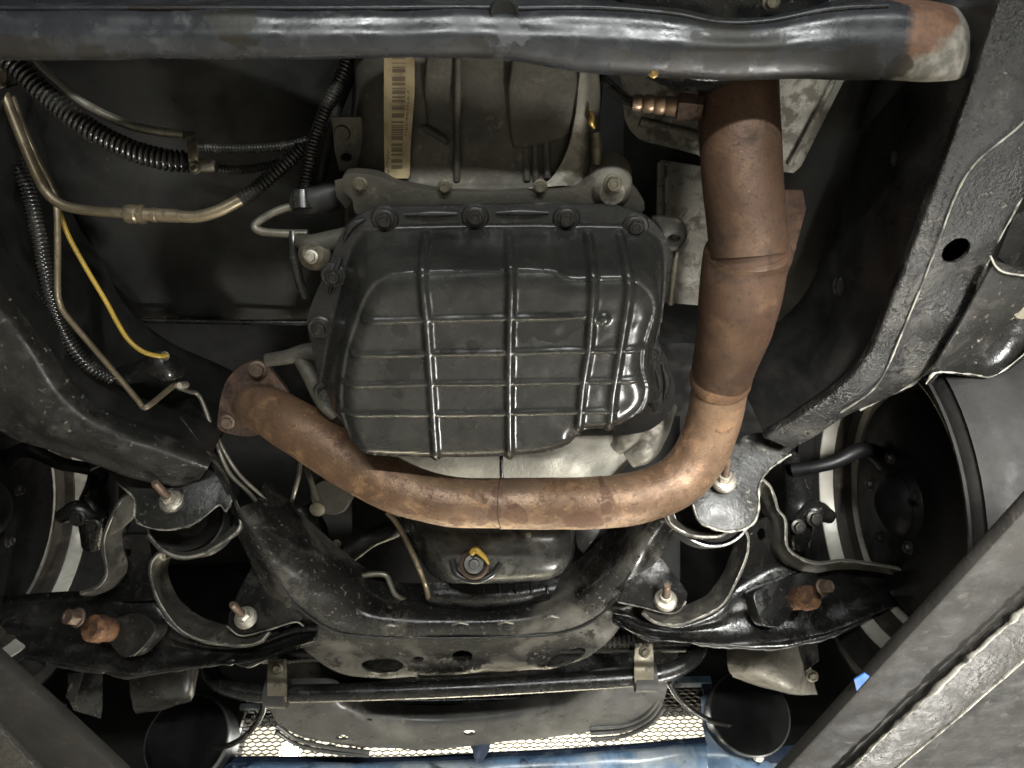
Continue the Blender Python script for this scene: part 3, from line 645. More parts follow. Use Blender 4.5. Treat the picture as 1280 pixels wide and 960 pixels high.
tube('right_plug', [H(744, 165, .838), H(746, 185, .835), H(746, 205, .832)], [.005, .007, .006], M['bolt_dirty'], tx)
tube('brass_clip', [H(738, 138, .836), H(740, 146, .834), H(739, 153, .833), H(743, 160, .834)], [.002, .0032, .004, .002], M['brass'], tx, sides=8)
plate('case_bracket', [(414, 146), (452, 146), (456, 214), (424, 214), (418, 190)], level(.87), .004, M['alu'], tx, holes=[(433, 197, 7, 5)])
lathe('rivet', [(0, -.003), (.008, -.003), (.009, 0), (.009, .002)], H(428, 166, .869), (0, 0, 1), M['alu'], tx)
# pale sticker with a barcode
surf('barcode_label', [[H(479 + x, py, .8362 + (.012 if x < 4 else .004 if x < 16 else .0015)) if False else H(xl + (xr - xl) * f, py, hh + (1 - f) * .0035) for f in (0, .5, 1)] for (py, xl, xr, hh) in [(62, 480, 518, .8405), (120, 480, 518, .8385), (170, 480, 514, .8355), (216, 481, 512, .829), (223, 483, 510, .8275)]], M['label'], tx, n=4, k=4, thick=.0006, amp=.0006, sc=60, label='yellowed sticker with a black barcode')
# bell housing under the pan front
bell = [[D(425, 520, 1.12), D(500, 520, 1.06), D(620, 520, 1.04), D(720, 520, 1.05), D(790, 510, 1.08), D(832, 495, 1.12)],
        [D(440, 560, 1.12), D(510, 565, 1.07), D(625, 568, 1.05), D(720, 562, 1.055), D(785, 545, 1.085), D(826, 522, 1.12)],
        [D(455, 590, 1.13), D(520, 598, 1.085), D(625, 603, 1.075), D(715, 598, 1.08), D(772, 575, 1.1), D(812, 550, 1.13)],
        [D(470, 620, 1.17), D(530, 632, 1.14), D(625, 638, 1.13), D(700, 628, 1.135), D(752, 602, 1.14), D(792, 572, 1.16)],
        [D(480, 640, 1.25), D(540, 655, 1.22), D(625, 660, 1.21), D(690, 650, 1.21), D(738, 620, 1.21), D(776, 590, 1.22)]]
bh = thing('bell_housing', 'pale cast aluminium bell housing between pan and exhaust crossover', 'bell housing', D(640, 600, 1.1))
surf('housing', bell, M['alu_light'], bh, n=8, amp=.005, sc=18, thick=.005)
tube('seam', [D(627, 560, 1.047), D(627, 585, 1.06), D(628, 606, 1.074)], .0025, M['grimy'], bh, sides=6)
tube('lug', [D(786, 575, 1.08), D(806, 560, 1.075), D(822, 535, 1.08), D(834, 505, 1.09)], [.014, .02, .02, .014], M['alu_mid'], bh, amp=.004, sc=40)
tube('lug', [D(770, 560, 1.08), D(785, 545, 1.07), D(792, 520, 1.075)], [.012, .018, .014], M['alu_mid'], bh, amp=.004, sc=40)

# ------------------------------------------------------------------ ribbed pan
pan = thing('transmission_pan', 'glossy black ribbed transmission pan at the centre', 'transmission pan', H(620, 450, .70))
HB, HT = .70, .785
bot = [(473, 356), (500, 348), (536, 346), (640, 343), (688, 344), (704, 352), (720, 356), (770, 354), (798, 358), (815, 375), (818, 395), (810, 420), (803, 447), (804, 470), (810, 492), (803, 514), (784, 530), (764, 539), (724, 542), (716, 556), (690, 567), (638, 573), (545, 575), (468, 573), (446, 564), (435, 545), (427, 510), (428, 480), (434, 442), (446, 405), (456, 378)]
botw = np.array([H(x, y, HB)[:2] for x, y in bot])
topr = [(452, 292), (470, 285), (560, 283), (690, 282), (790, 284), (816, 292), (828, 310), (829, 350), (826, 390), (820, 420), (816, 446), (820, 470), (826, 492), (815, 516)]
topl = [(404, 488), (406, 455), (412, 420), (424, 370), (438, 315)]
topw = [H(x, y, HT)[:2] for x, y in topr]
topw += [np.array(H(x, y, HB)[:2]) + np.array(o_) for (x, y), o_ in zip([(775, 530), (724, 541), (690, 567), (638, 573), (545, 575), (468, 573), (435, 545)], [(.02, .01), (.01, .014), (.006, .014), (0, .014), (0, .014), (-.006, .014), (-.014, .01)])]
topw += [H(x, y, HT)[:2] for x, y in topl]
topw = cr(np.array(topw), 3, True); botw = cr(botw, 3, True)
def pdist(P, poly, closed=True):
    d = np.full(len(P), 1e9); n_ = len(poly)
    for i in range(n_ if closed else n_ - 1):
        a, b = poly[i], poly[(i + 1) % n_]; ab = b - a
        t = np.clip(((P - a) @ ab) / (ab @ ab + 1e-12), 0, 1)
        d = np.minimum(d, np.linalg.norm(P - a - t[:, None] * ab, axis=1))
    return d
def inside(P, poly):
    r = np.zeros(len(P), bool); n_ = len(poly); j = n_ - 1
    for i in range(n_):
        a, b = poly[i], poly[j]
        c = ((a[1] > P[:, 1]) != (b[1] > P[:, 1])) & (P[:, 0] < (b[0] - a[0]) * (P[:, 1] - a[1]) / (b[1] - a[1] + 1e-15) + a[0])
        r ^= c; j = i
    return r
lo_, hi_ = topw.min(0) - .004, topw.max(0) + .004
nx, ny = 250, 210
gx, gy = np.meshgrid(np.linspace(lo_[0], hi_[0], nx), np.linspace(lo_[1], hi_[1], ny))
G = np.stack([gx.ravel(), gy.ravel()], 1)
inb, intp = inside(G, botw), inside(G, topw)
db, dt = pdist(G, botw), pdist(G, topw)
t = np.where(inb, 1.0, np.where(intp, dt / (dt + db + 1e-9), 0.0))
prof = np.interp(t, [0, .06, .14, .65, .84, .95, 1.0], [0, .02, .09, .78, .92, .985, 1.0])
edge_round = np.where(inb, np.clip(1 - db / .019, 0, 1) ** 2 * .008, .008 * np.clip(t, 0, 1) ** 8)
z = HT - prof * (HT - HB) + edge_round
def hp(l): return np.array([H(x, y, h)[:2] for x, y, h in l])
ribs = [hp([(533, 287, .778), (528, 353, .70), (533, 400, .70), (539, 483, .70), (546, 590, .70)]),
        hp([(636, 287, .778), (639, 353, .70), (637, 420, .70), (636, 483, .70), (637, 590, .70)]),
        hp([(734, 290, .778), (742, 357, .70), (736, 436, .70), (728, 483, .70), (722, 545, .70)]),
        hp([(773, 290, .778), (787, 361, .70), (774, 444, .70), (766, 491, .70), (761, 545, .70)])]
hribs = [hp([(455, 401, .70), (728, 395, .70)]), hp([(441, 443, .70), (640, 440, .70), (803, 437, .70)]), hp([(431, 481, .70), (640, 478, .70), (797, 475, .70)]), hp([(431, 518, .70), (640, 515, .70), (768, 513, .70)])]
amt = np.zeros(len(G))
for r_ in ribs: amt = np.maximum(amt, np.exp(-(pdist(G, r_, False) / .005) ** 2.6) * .005)
for r_ in hribs: amt = np.maximum(amt, np.exp(-(pdist(G, r_, False) / .0036) ** 2.6) * .0036 * (inb | (t > .85)))
amt = amt * np.clip((prof - .03) * 8, 0, 1)
nd = hp([(754, 398, .70)])[0]
z = z - .005 * np.exp(-(np.linalg.norm(G - nd, axis=1) / .007) ** 4)
for (x, y, r0, a0) in [(710, 420, .02, .0025), (480, 520, .05, .0012), (600, 545, .06, -.0012), (590, 380, .05, .0012), (785, 500, .018, .003), (690, 470, .03, .0012)]:
    z = z + a0 * np.exp(-(np.linalg.norm(G - hp([(x, y, .70)])[0], axis=1) / r0) ** 2)
z += np.array([.0007 * noise.noise(Vector((g[0] * 26, g[1] * 26, 0))) + .0004 * noise.noise(Vector((g[0] * 80, g[1] * 80, 3))) for g in G])
keep = (intp | (dt < .004)).reshape(ny, nx)
V = np.stack([G[:, 0], G[:, 1], z + Z0], 1)
gz = z.reshape(ny, nx); gzy, gzx = np.gradient(gz, gy[1, 0] - gy[0, 0], gx[0, 1] - gx[0, 0])
PN = np.stack([gzx.ravel(), gzy.ravel(), -np.ones(len(G))], 1); PN /= np.linalg.norm(PN, axis=1, keepdims=True)
V = V + PN * amt[:, None]                                  # pressed ribs stand out square to the skin, up the walls too
fc = [(i * nx + j, (i + 1) * nx + j, (i + 1) * nx + j + 1, i * nx + j + 1) for i in range(ny - 1) for j in range(nx - 1) if keep[i, j] and keep[i + 1, j] and keep[i, j + 1] and keep[i + 1, j + 1]]
used = sorted({i for f in fc for i in f}); mp_ = {a: b for b, a in enumerate(used)}
ps_ = mesh_obj('pan_shell', V[used], [tuple(mp_[i] for i in f) for f in fc], M['pan'], pan, sharp=80)
stain(ps_, [(H(700, 410, .70), .02), (H(680, 409, .70), .02), (H(660, 412, .70), .015), (H(500, 463, .70), .016), (H(510, 452, .70), .015), (H(496, 493, .70), .006), (H(560, 436, .70), .012), (H(590, 434, .70), .008), (H(500, 412, .70), .01)], (.009, .009, .009, .6), .12, grow=1.6, nscale=60)
flo = [(458, 264), (485, 259), (568, 257), (687, 255), (766, 258), (803, 268), (826, 288), (836, 314), (832, 357), (823, 404), (823, 428), (836, 452), (844, 487), (838, 515), (817, 535), (790, 543), (740, 545), (640, 545), (520, 545), (440, 540), (420, 530), (412, 514), (402, 497), (394, 452), (384, 410), (387, 386), (410, 333), (429, 287)]
plate('pan_flange', flo, level(.786), .006, M['flange'], pan, smooth=3, bevel=.002)
for (x, y) in [(481, 274), (594, 271), (708, 273), (794, 283), (417, 345), (400, 410), (407, 490), (813, 441)]:
    lathe('bolt_seat', [(0, -.0016), (.014, -.0016), (.016, .001), (.016, .003)], H(x, y, .785), (0, 0, 1), M['flange'], pan, sides=20)
    put('pan_bolt', HEX, H(x, y, .783), DOWN, .0088, pan)
for l in [[(430, 300), (440, 282), (456, 274)], [(412, 366), (420, 338), (426, 322)], [(505, 268), (540, 267), (572, 267)], [(620, 266), (650, 265), (686, 266)], [(828, 455), (834, 478), (830, 500)], [(820, 460), (825, 480), (822, 496)]]:
    tube('flange_bead', [H(x, y, .785) for x, y in l], [.002, .0045, .002], M['flange'], pan, sides=8)
ear = thing('lifting_ear', 'black bracket ear with an eye right of the pan', 'bracket', H(850, 292, .8))
plate('ear_plate', [(815, 272), (848, 274), (858, 284), (859, 298), (850, 310), (838, 314), (826, 300)], level(.797), .006, M['bolt_dark'], ear, smooth=3, holes=[(843, 298, 7, 4.5)])
tube('ear_rod', [H(846, 315, .81), H(842, 345, .8), H(838, 380, .8)], .004, M['bolt_dirty'], ear)

# ================================================================== EXHAUST
ex = thing('exhaust_pipe', 'rusty exhaust pipe running down the right and across below the pan', 'exhaust pipe', D(780, 625, 1.0))
tube('upper_pipe', [D(921, 40, .80), D(922, 90, .80), D(924, 160, .80), D(928, 230, .805), D(934, 290, .815), D(935, 318, .82)], [.042, .042, .043, .0425, .042, .042], M['rust_pipe_dark'], ex, n=10, sides=40, amp=.0006, sc=30)
tube('reducer', [D(934, 300, .83), D(934, 314, .832), D(930, 332, .84), D(925, 370, .855), D(918, 410, .885), D(908, 446, .915), D(902, 470, .94), D(900, 478, .946)], [.042, .0465, .0475, .0465, .0435, .0395, .038, .0372], M['rust_pipe_dark'], ex, n=8, sides=40, amp=.0008, sc=30)
tube('collar_weld', [D(934.5, 308, .826), D(934, 316, .831), D(933, 324, .835)], [.0455, .0484, .0476], M['rust_pipe_dark'], ex, n=6, sides=40, amp=.0012, sc=120)
tube('joint_lip', [D(902, 468, .94), D(900, 476, .945), D(899.5, 478, .947)], [.0384, .0388, .0372], M['rust_pipe'], ex, n=4, sides=40)
tube('crossover_pipe', [D(906, 455, .93), D(899, 490, .955), D(890, 532, .985), D(872, 574, 1.0), D(843, 604, 1.0), D(800, 621, .995), D(750, 628, .995), D(690, 629.5, 1.0), D(627, 629.5, 1.0)], [.0355, .0355, .0355, .0355, .0352, .035, .035, .0348, .0346], M['rust_pipe'], ex, n=12, sides=44, amp=.0008, sc=24)
cp_ = bpy.data.objects['crossover_pipe']
stain(cp_, [(D(642, 642, .967), .014), (D(650, 650, .967), .012), (D(722, 651, .97), .018), (D(736, 649, .97), .016), (D(748, 652, .97), .009), (D(756, 612, .965), .008), (D(757, 634, .963), .009), (D(760, 648, .967), .006)], (.12, .058, .036, .6), .75, grow=1.3, nscale=70)
lp_ = tube('left_pipe', [D(629, 629, 1.0), D(580, 628, 1.0), D(535, 621, 1.0), D(495, 607, 1.0), D(450, 583, 1.005), D(405, 555, 1.01), D(368, 532, 1.02), D(342, 517, 1.04), D(325, 509, 1.075), D(317, 504, 1.13), D(315, 500, 1.2)], [.0338, .034, .0345, .036, .0372, .0375, .0365, .035, .0335, .032, .032], M['rust_pipe'], ex, n=12, sides=44, amp=.0018, sc=18)
stain(lp_, [(D(572, 652, .975), .011), (D(620, 640, .97), .012), (D(622, 615, .97), .01), (D(600, 657, .975), .008)], (.12, .058, .036, .55), .75, grow=1.3, nscale=70)
tube('weld_bead', [D(627.5, 629, .9998), D(626, 629, 1.0)], .0352, M['rust_pipe_dark'], ex, n=4, sides=44)
tube('weld_bead', [D(757, 627, .9955), D(751, 628, .9955)], .0353, M['rust_pipe_dark'], ex, n=4, sides=44)
# two-ear flange behind the left elbow
fc_ = D(316, 500, 1.1); fn = np.array((-.15, .35, .9)); fp = pln(fc_, fn)
fpts = [(273, 536), (272, 520), (277, 492), (285, 473), (300, 458), (318, 452), (332, 456), (348, 474), (360, 492), (358, 512), (345, 530), (318, 545), (290, 543)]
plate('end_flange', fpts, fp, .016, M['rust_deep'], ex, smooth=4, bevel=.005, seg=3)
put('flange_bolt', unit_mesh('rusty_bolt', M['bolt_rusty']), on(fp, 284, 527) - fp[1] * .002, -fp[1], .009, ex)
put('flange_bolt', bpy.data.meshes['rusty_bolt'], on(fp, 322, 462) - fp[1] * .002, -fp[1], .011, ex)

o2 = thing('oxygen_sensor', 'small tan oxygen sensor screwed into the exhaust pipe', 'oxygen sensor', D(830, 132, .8))
a0, a1 = D(878, 136, .79), D(790, 128, .8); sax = a1 - a0; L_ = np.linalg.norm(sax)
lathe('hex_body', [(.013, 0), (.013, L_ * .1), (.0145, L_ * .12), (.0145, L_ * .34), (.0105, L_ * .37)], a0, sax, M['rust_deep'], o2, sides=6, sharp=20)
lathe('ribbed_sleeve', [(.01, L_ * .36), (.0098, L_ * .5), (.008, L_ * .52), (.0098, L_ * .55), (.0098, L_ * .66), (.008, L_ * .68), (.0095, L_ * .71), (.0095, L_ * .82), (.007, L_ * .85), (.009, L_ * .88), (.0085, L_ * .98), (.004, L_)], a0, sax, M['sensor'], o2, sides=24, sharp=60)
tube('sensor_wire', [D(791, 128, .8), D(780, 123, .81), D(768, 113, .83), D(752, 98, .86), D(740, 80, .88)], [.005, .006, .0065, .0065, .0065], M['conduit'], o2)

# ================================================================== HEAT SHIELDS
hs = thing('heat_shield', 'speckled grey heat shield plate behind the oxygen sensor', 'heat shield', H(820, 160, .92), 'heat shields')
plate('shield_plate', [(782, 70), (900, 70), (900, 205), (872, 194), (826, 182), (798, 174), (781, 150), (778, 110)], level(.915), .004, M['galv'], hs, smooth=2)
tube('pressed_ridge', [H(800, 152, .913), H(830, 160, .912), H(880, 172, .911)], .006, M['galv'], hs, sides=8)
hs2 = thing('heat_shield', 'triangular speckled heat shield right of the exhaust near the crossmember', 'heat shield', H(1000, 150, .9), 'heat shields')
plate('shield_plate', [(955, 60), (1085, 60), (1054, 104), (1002, 208), (992, 217), (970, 214), (955, 200)], level(.9), .004, M['galv'], hs2)
tube('pressed_ridge', [H(1042, 100, .898), H(1012, 158, .898), H(986, 206, .898)], .0035, M['galv'], hs2, sides=8)
hs3 = thing('heat_shield', 'upright grey heat shield strip between pan and exhaust', 'heat shield', H(845, 280, .9), 'heat shields')
plate('shield_plate', [(822, 205), (828, 200), (905, 212), (905, 385), (826, 378), (820, 300)], plane3(H(825, 205, .92), H(825, 380, .9), H(900, 300, .93)), .004, M['galv'], hs3)
tube('shield_fold', [H(833, 204, .905), H(832, 262, .9), H(831, 300, .9)], .002, M['worn'], hs3, sides=6)
hs4 = thing('heat_shield', 'dark brown shield wing at the right side of the exhaust joint', 'heat shield', H(985, 290, .86), 'heat shields')
plate('shield_plate', [(955, 236), (1004, 238), (1008, 262), (990, 330), (972, 372), (950, 360)], level(.9), .004, M['rust_deep'], hs4)

# ================================================================== TRANSMISSION CROSSMEMBER (top)
def end_mat(src, x0):
    """the crossmember's paint, worn off towards its end down to rust and flaking pale primer"""
    m = src.copy(); m.name = 'crossmember_paint_worn_end'; nt = m.node_tree; N = nt.nodes; L = nt.links
    b = next(n for n in N if n.type == 'BSDF_PRINCIPLED'); tc = N.new('ShaderNodeTexCoord')
    sp = N.new('ShaderNodeSeparateXYZ'); L.new(tc.outputs['Object'], sp.inputs[0])
    def nz(sc_, seed, det=8):
        mp = N.new('ShaderNodeMapping'); mp.inputs['Location'].default_value = (seed,) * 3; L.new(tc.outputs['Object'], mp.inputs['Vector'])
        t_ = N.new('ShaderNodeTexNoise'); t_.inputs['Scale'].default_value = sc_; t_.inputs['Detail'].default_value = det; t_.inputs['Roughness'].default_value = .65
        L.new(mp.outputs[0], t_.inputs['Vector']); return t_.outputs['Fac']
    def mad(a, k, c):
        x = N.new('ShaderNodeMath'); x.operation = 'MULTIPLY_ADD'; L.new(a, x.inputs[0]); x.inputs[1].default_value = k
        if isinstance(c, float): x.inputs[2].default_value = c
        else: L.new(c, x.inputs[2])
        return x.outputs[0]
    def rng(a, lo, hi_):
        r_ = N.new('ShaderNodeMapRange'); r_.inputs[1].default_value = lo; r_.inputs[2].default_value = hi_; L.new(a, r_.inputs[0]); return r_.outputs[0]
    pos = mad(nz(28, 2.0), .05, mad(sp.outputs[0], 1.0, -x0 - .025))
    worn = rng(pos, -.003, .004)
    pale = rng(mad(nz(34, 7.0), .05, mad(sp.outputs[0], .75, mad(sp.outputs[1], 1.1, -x0 * .75 - .056))), -.006, .006)
    def mixc(f, a, c):
        x = N.new('ShaderNodeMix'); x.data_type = 'RGBA'; L.new(f, x.inputs[0])
        for v, k in ((a, 6), (c, 7)):
            if isinstance(v, tuple): x.inputs[k].default_value = v
            else: L.new(v, x.inputs[k])
        return x.outputs[2]
    rust = mixc(rng(nz(90, 4.0), .35, .65), (.2, .105, .062, 1), (.1, .058, .04, 1))
    pal = mixc(rng(nz(60, 9.0), .4, .6), (.3, .28, .24, 1), (.14, .13, .11, 1))
    old = b.inputs['Base Color'].links[0].from_socket; oldr = b.inputs['Roughness'].links[0].from_socket
    L.new(mixc(worn, old, mixc(pale, rust, pal)), b.inputs['Base Color'])
    x = N.new('ShaderNodeMix'); x.data_type = 'FLOAT'; L.new(worn, x.inputs[0]); L.new(oldr, x.inputs[2]); x.inputs[3].default_value = .65
    L.new(x.outputs[0], b.inputs['Roughness'])
    return m

xm = thing('transmission_crossmember', 'black tubular crossmember with a rusty right end across the top', 'crossmember', H(640, 60, .73))
cols = [-60, 0, 120, 300, 420, 540, 600, 650, 700, 760, 840, 900, 960, 1040, 1110, 1165, 1195, 1212]
top_ = [10, 11, 11, 11, 11, 10, 10, 11, 10, 11, 18, 29, 27, 12, 8, 14, 22, 32]
mid_ = [52, 51, 52, 52, 52, 50, 50, 52, 55, 60, 66, 66, 66, 66, 66, 66, 66, 66]
bot_ = [82, 80, 78, 77, 77, 76, 77, 80, 90, 97, 101, 103, 103, 103, 104, 105, 104, 96]
r = [[], [], [], [], [], []]
for i, x in enumerate(cols):
    e = .03 if i == len(cols) - 1 else .006 if i == len(cols) - 2 else 0
    r[0].append(H(x, top_[i] - 12, .80 + e)); r[1].append(H(x, top_[i], .752 + e)); r[2].append(H(x, (top_[i] * .5 + mid_[i] * .5), .738 + e))
    r[3].append(H(x, mid_[i], .732 + e)); r[4].append(H(x, bot_[i] - 4, .742 + e)); r[5].append(H(x, bot_[i] - 14, .79 + e))
body = surf('tube_body', r, M['cross'], xm, n=8, k=8, amp=.0016, sc=22, thick=.004)
body.data.materials[0] = end_mat(M['cross'], (D(1128, 60, .69)[0]) - WORLD[body.name][0])
stain(body, [(H(x, y, .735), r_) for x, y, r_ in [(20, 70, .02), (60, 66, .018), (110, 68, .014), (570, 66, .016), (600, 68, .014), (780, 82, .016), (800, 84, .012), (850, 86, .012), (920, 84, .01), (1000, 86, .02), (1040, 84, .02), (1080, 84, .02), (1120, 86, .014)]], (.016, .013, .009, .75), .5, grow=2.0, nscale=55)
stain(body, [(H(635, 40, .735), .012), (H(652, 46, .735), .008), (H(640, 30, .735), .008)], (.2, .2, .21, .3), .6, grow=2.2, nscale=120)
tube('end_cap', [r[3][-1] + np.array((.002, 0, .02)), r[3][-1] + np.array((-.01, 0, .035))], [.018, .022], M['rust_end'], xm)
tube('pinch_weld', [H(x, y - 1, .75) for x, y in zip(cols[:15], top_[:15])], .0022, M['cross'], xm, n=8, sides=8)
lathe('drain_hole_dimple', [(0, .004), (.008, .003), (.012, -.001), (.0135, .003)], H(630, 16, .742), (0, -.3, .95), M['void'], xm)
put('small_bolt', unit_mesh('bright_bolt', M['brass']), H(817, 90, .739), DOWN, .0042, xm)
dish = thing('mount_cup', 'dark pressed cup behind the top crossmember', 'mount cup', H(900, -10, .8))
lathe('cup', [(0, -.02), (.06, -.02), (.1, -.01), (.115, .01), (.12, .03)], H(905, -40, .80), (0, 0, 1), M['black'], dish, sides=48)
put('bolt', HEXD, H(964, 2, .778), DOWN, .007, dish)
upx = thing('rear_floor_brace', 'dark brace behind the top crossmember', 'brace', H(640, -40, .85))
surf('brace', [[H(-80, -80, .9), H(640, -80, .88), H(1300, -80, .9)], [H(-80, 20, .84), H(640, 20, .84), H(1230, 20, .86)]], M['black'], upx, n=6)

# ================================================================== SUSPENSION SADDLE
sd = thing('suspension_crossmember', 'black U-shaped suspension crossmember with oval holes at lower centre', 'crossmember', D(580, 840, 1.22))
R0 = [(322, 625), (390, 690), (440, 732), (482, 755), (540, 759), (620, 759), (690, 750), (735, 722), (775, 680), (815, 628)]
R1 = [(310, 630), (362, 700), (408, 748), (456, 771), (530, 777), (620, 776), (695, 766), (745, 733), (788, 685), (828, 632)]
R2 = [(298, 636), (334, 698), (374, 760), (436, 793), (530, 797), (620, 796), (705, 789), (757, 762), (800, 695), (838, 640)]
R3 = [(294, 642), (326, 712), (368, 784), (428, 820), (520, 825), (620, 822), (712, 815), (766, 778), (808, 705), (845, 646)]
R4 = [(290, 646), (320, 722), (366, 796), (428, 843), (520, 847), (620, 841), (718, 829), (772, 788), (815, 715), (850, 650)]
E = [.09, .03, .006, 0, 0, 0, 0, .01, .03, .08]
def hr(Rr, h, s=1): return [H(x, y, h + s * e * .5) for (x, y), e in zip(Rr, E)]
surf('beam', [hi(hr(R0, .79), .05), hr(R0, .782), hr(R1, .752), hr(R2, .742), hr(R3, .748), hr(R4, .756), hi(hr(R4, .756), .03)], M['saddle'], sd, n=8, k=18, holes=[(478, 832, 27, 9, 0), (578, 820, 13, 7, 0), (708, 822, 26, 8, -22), (523, 824, 7, 3.5, 0)], amp=.003, sc=20, thick=.004)
tube('ridge_weld', [p - np.array((0, 0, .0005)) for p in hr(R2, .742)[1:9]], [.001, .003, .003, .0022, .0022, .003, .003, .001], M['gloss'], sd, n=16, sides=10, amp=.001, sc=35)
plate('tow_slot', [(526, 836), (641, 831), (647, 838), (646, 843), (520, 849)], pln(H(585, 842, .752), (0, .35, .94)), .004, M['dusty'], sd)
for (x, y) in [(415, 785), (487, 783), (575, 780), (632, 779), (690, 772)]:
    tube('slot_lip', [H(x - 10, y + 1, .749), H(x, y - 2, .746), H(x + 10, y, .749)], .0022, M['worn'], sd, sides=6)
# ears carrying the front pivots
pe = pln(D(320, 770, 1.15), (0, .62, .78))
plate('pivot_ear', [(284, 782), (302, 793), (330, 788), (366, 778), (378, 768), (352, 712), (330, 690), (300, 735)], pe, .005, M['black'], sd, smooth=2)
tube('edge_lip', [on(pe, *p) - F * .002 for p in [(284, 782), (302, 794), (332, 788), (368, 777), (380, 782)]], .0014, M['worn'], sd, sides=6)
pivot(307, 772, 1.142, sd)
pe2 = pln(D(830, 748, 1.13), (0, .62, .78))
plate('pivot_ear', [(772, 752), (800, 757), (832, 765), (850, 762), (860, 742), (840, 715), (820, 690), (800, 700)], pe2, .005, M['black'], sd, smooth=2)
tube('edge_lip', [on(pe2, *p) - F * .002 for p in [(772, 752), (800, 758), (832, 766), (848, 763), (857, 751)]], .0014, M['worn'], sd, sides=6)
pivot(832, 750, 1.122, sd)

# ================================================================== LOWER CONTROL ARMS
def strip(name, path, pl, depth, m, parent, thick=.004, n=6, inner=None, towards=None, k_=.12):
    top = [on(pl, *p) for p in path]
    if inner is None: inner = [tuple(np.array(p) + (np.array(towards) - np.array(p)) * k_) for p in path]
    low = [D(x, y, proj(t)[2] + depth * .6) for (x, y), t in zip(inner, top)]
    return surf(name, [[t - pl[1] * .0 + (t - l) * .02 for t, l in zip(top, low)], [t * .6 + l * .4 + pl[1] * .002 for t, l in zip(top, low)], low, [l + pl[1] * depth * .5 for l in low]], m, parent, n=4, k=n, thick=thick, amp=.0012, sc=40)

al = thing('control_arm', 'black lower control arm on the left with an open window', 'control arm', D(160, 800, 1.17), 'lower control arms')
pa = pln(D(170, 770, 1.175), (.06, .6, .8))
armL = [(-60, 756), (0, 750), (60, 744), (100, 742), (124, 733), (134, 716), (131, 690), (132, 674), (150, 664), (178, 664), (200, 684), (198, 694), (190, 706), (190, 725), (198, 749), (213, 773), (230, 790), (256, 801), (290, 804), (330, 796), (372, 782), (392, 786), (380, 800), (349, 812), (335, 824), (308, 832), (292, 827), (250, 833), (196, 840), (160, 844), (130, 840), (100, 836), (60, 828), (-60, 812)]
def arm_surf(st, pl, parent):
    prof = [(0, .022), (.08, .006), (.3, .004), (.55, .012), (.78, .004), (.9, -.006), (.97, -.004), (1.0, .012)]
    rows_ = []
    for t_, e_ in prof:
        rows_.append([on(pl, x_, a_ + (b_ - a_) * t_) + pl[1] * e_ for (x_, a_, b_) in st])
    return surf('arm_body', rows_, M['grimy'], parent, n=5, k=8, amp=.003, sc=22, thick=.005)
arm_surf([(-80, 757, 812), (-20, 752, 818), (30, 747, 825), (70, 743, 831), (105, 742, 837), (132, 740, 842), (160, 748, 846), (190, 752, 843), (210, 774, 839), (232, 792, 835), (258, 802, 832), (290, 805, 829), (330, 797, 823), (366, 784, 810), (394, 784, 800)], pa, al)
cw = [(204, 690), (196, 694), (189, 706), (190, 725), (198, 749), (213, 773), (230, 790), (256, 801), (287, 805), (308, 806), (325, 801), (336, 790)]
strip('window_flange', cw, pln(D(250, 760, 1.145), (.06, .6, .8)), .05, M['flange_face'], al, inner=[(208, 698), (203, 702), (200, 712), (201, 726), (211, 749), (227, 766), (244, 777), (262, 784), (288, 790), (308, 794), (324, 792), (336, 786)])
tube('flange_edge', [on(pln(D(250, 760, 1.143), (.06, .6, .8)), *p) for p in cw], .0011, M['worn'], al, n=8, sides=8, amp=.0006, sc=70)
rw = [(100, 743), (124, 733), (134, 716), (131, 690), (131, 672), (140, 648), (153, 624), (166, 615)]
strip('rear_flange', rw, pln(D(135, 690, 1.12), (.06, .6, .8)), .05, M['flange_face'], al, inner=[(106, 748), (134, 738), (147, 718), (145, 690), (146, 678), (152, 656), (164, 636), (174, 624)])
tube('flange_edge', [on(pln(D(135, 690, 1.118), (.06, .6, .8)), *p) for p in rw], .0011, M['worn'], al, n=8, sides=8, amp=.0006, sc=70)
plate('flange_wing', [(131, 673), (141, 648), (153, 624), (167, 616), (172, 632), (164, 650), (150, 662)], pln(D(150, 645, 1.11), (.5, .4, .8)), .004, M['alu_mid'], al)
surf('arm_web', [[D(132, 676, 1.17), D(160, 668, 1.16), D(185, 668, 1.16)], [D(135, 715, 1.19), D(165, 715, 1.18), D(192, 712, 1.17)], [D(110, 745, 1.19), D(150, 752, 1.18), D(198, 750, 1.17)]], M['grimy'], al, n=5, thick=.004, holes=[(160, 690, 5, 7, 0)])
lip = [(60, 829), (100, 836), (131, 840), (160, 845), (196, 840), (244, 833), (287, 828), (292, 825), (308, 831), (335, 823)]
tube('lower_lip', [on(pa, *p) - pa[1] * .002 for p in lip], .0035, M['dusty'], al, n=8, sides=8, amp=.003, sc=70)
def bushing(px, py, d, parent, s=1.0):
    p = D(px, py, d); ax = np.array((0, -.75, -.66))
    b = lathe('bushing', [(.02, -.01), (.03 * s, -.012), (.046 * s, -.004), (.052 * s, .002), (.054 * s, -.01), (.055 * s, -.05)], p, ax, M['rubber'], parent, sides=40)
    lathe('sleeve', [(0, .012), (.019 * s, .012), (.021 * s, .008), (.021 * s, -.02)], p, ax, M['bolt_rusty'], b)
    lathe('bushing_shell', [(.057 * s, .0), (.06 * s, .0), (.061 * s, -.004), (.061 * s, -.055), (.057 * s, -.055)], p - np.array((0, 0, 0)), ax, M['plate'], b, sides=40, ring=True)
    return b
bushing(232, 645, 1.115, al)
bushing(325, 775, 1.2, al, .85)
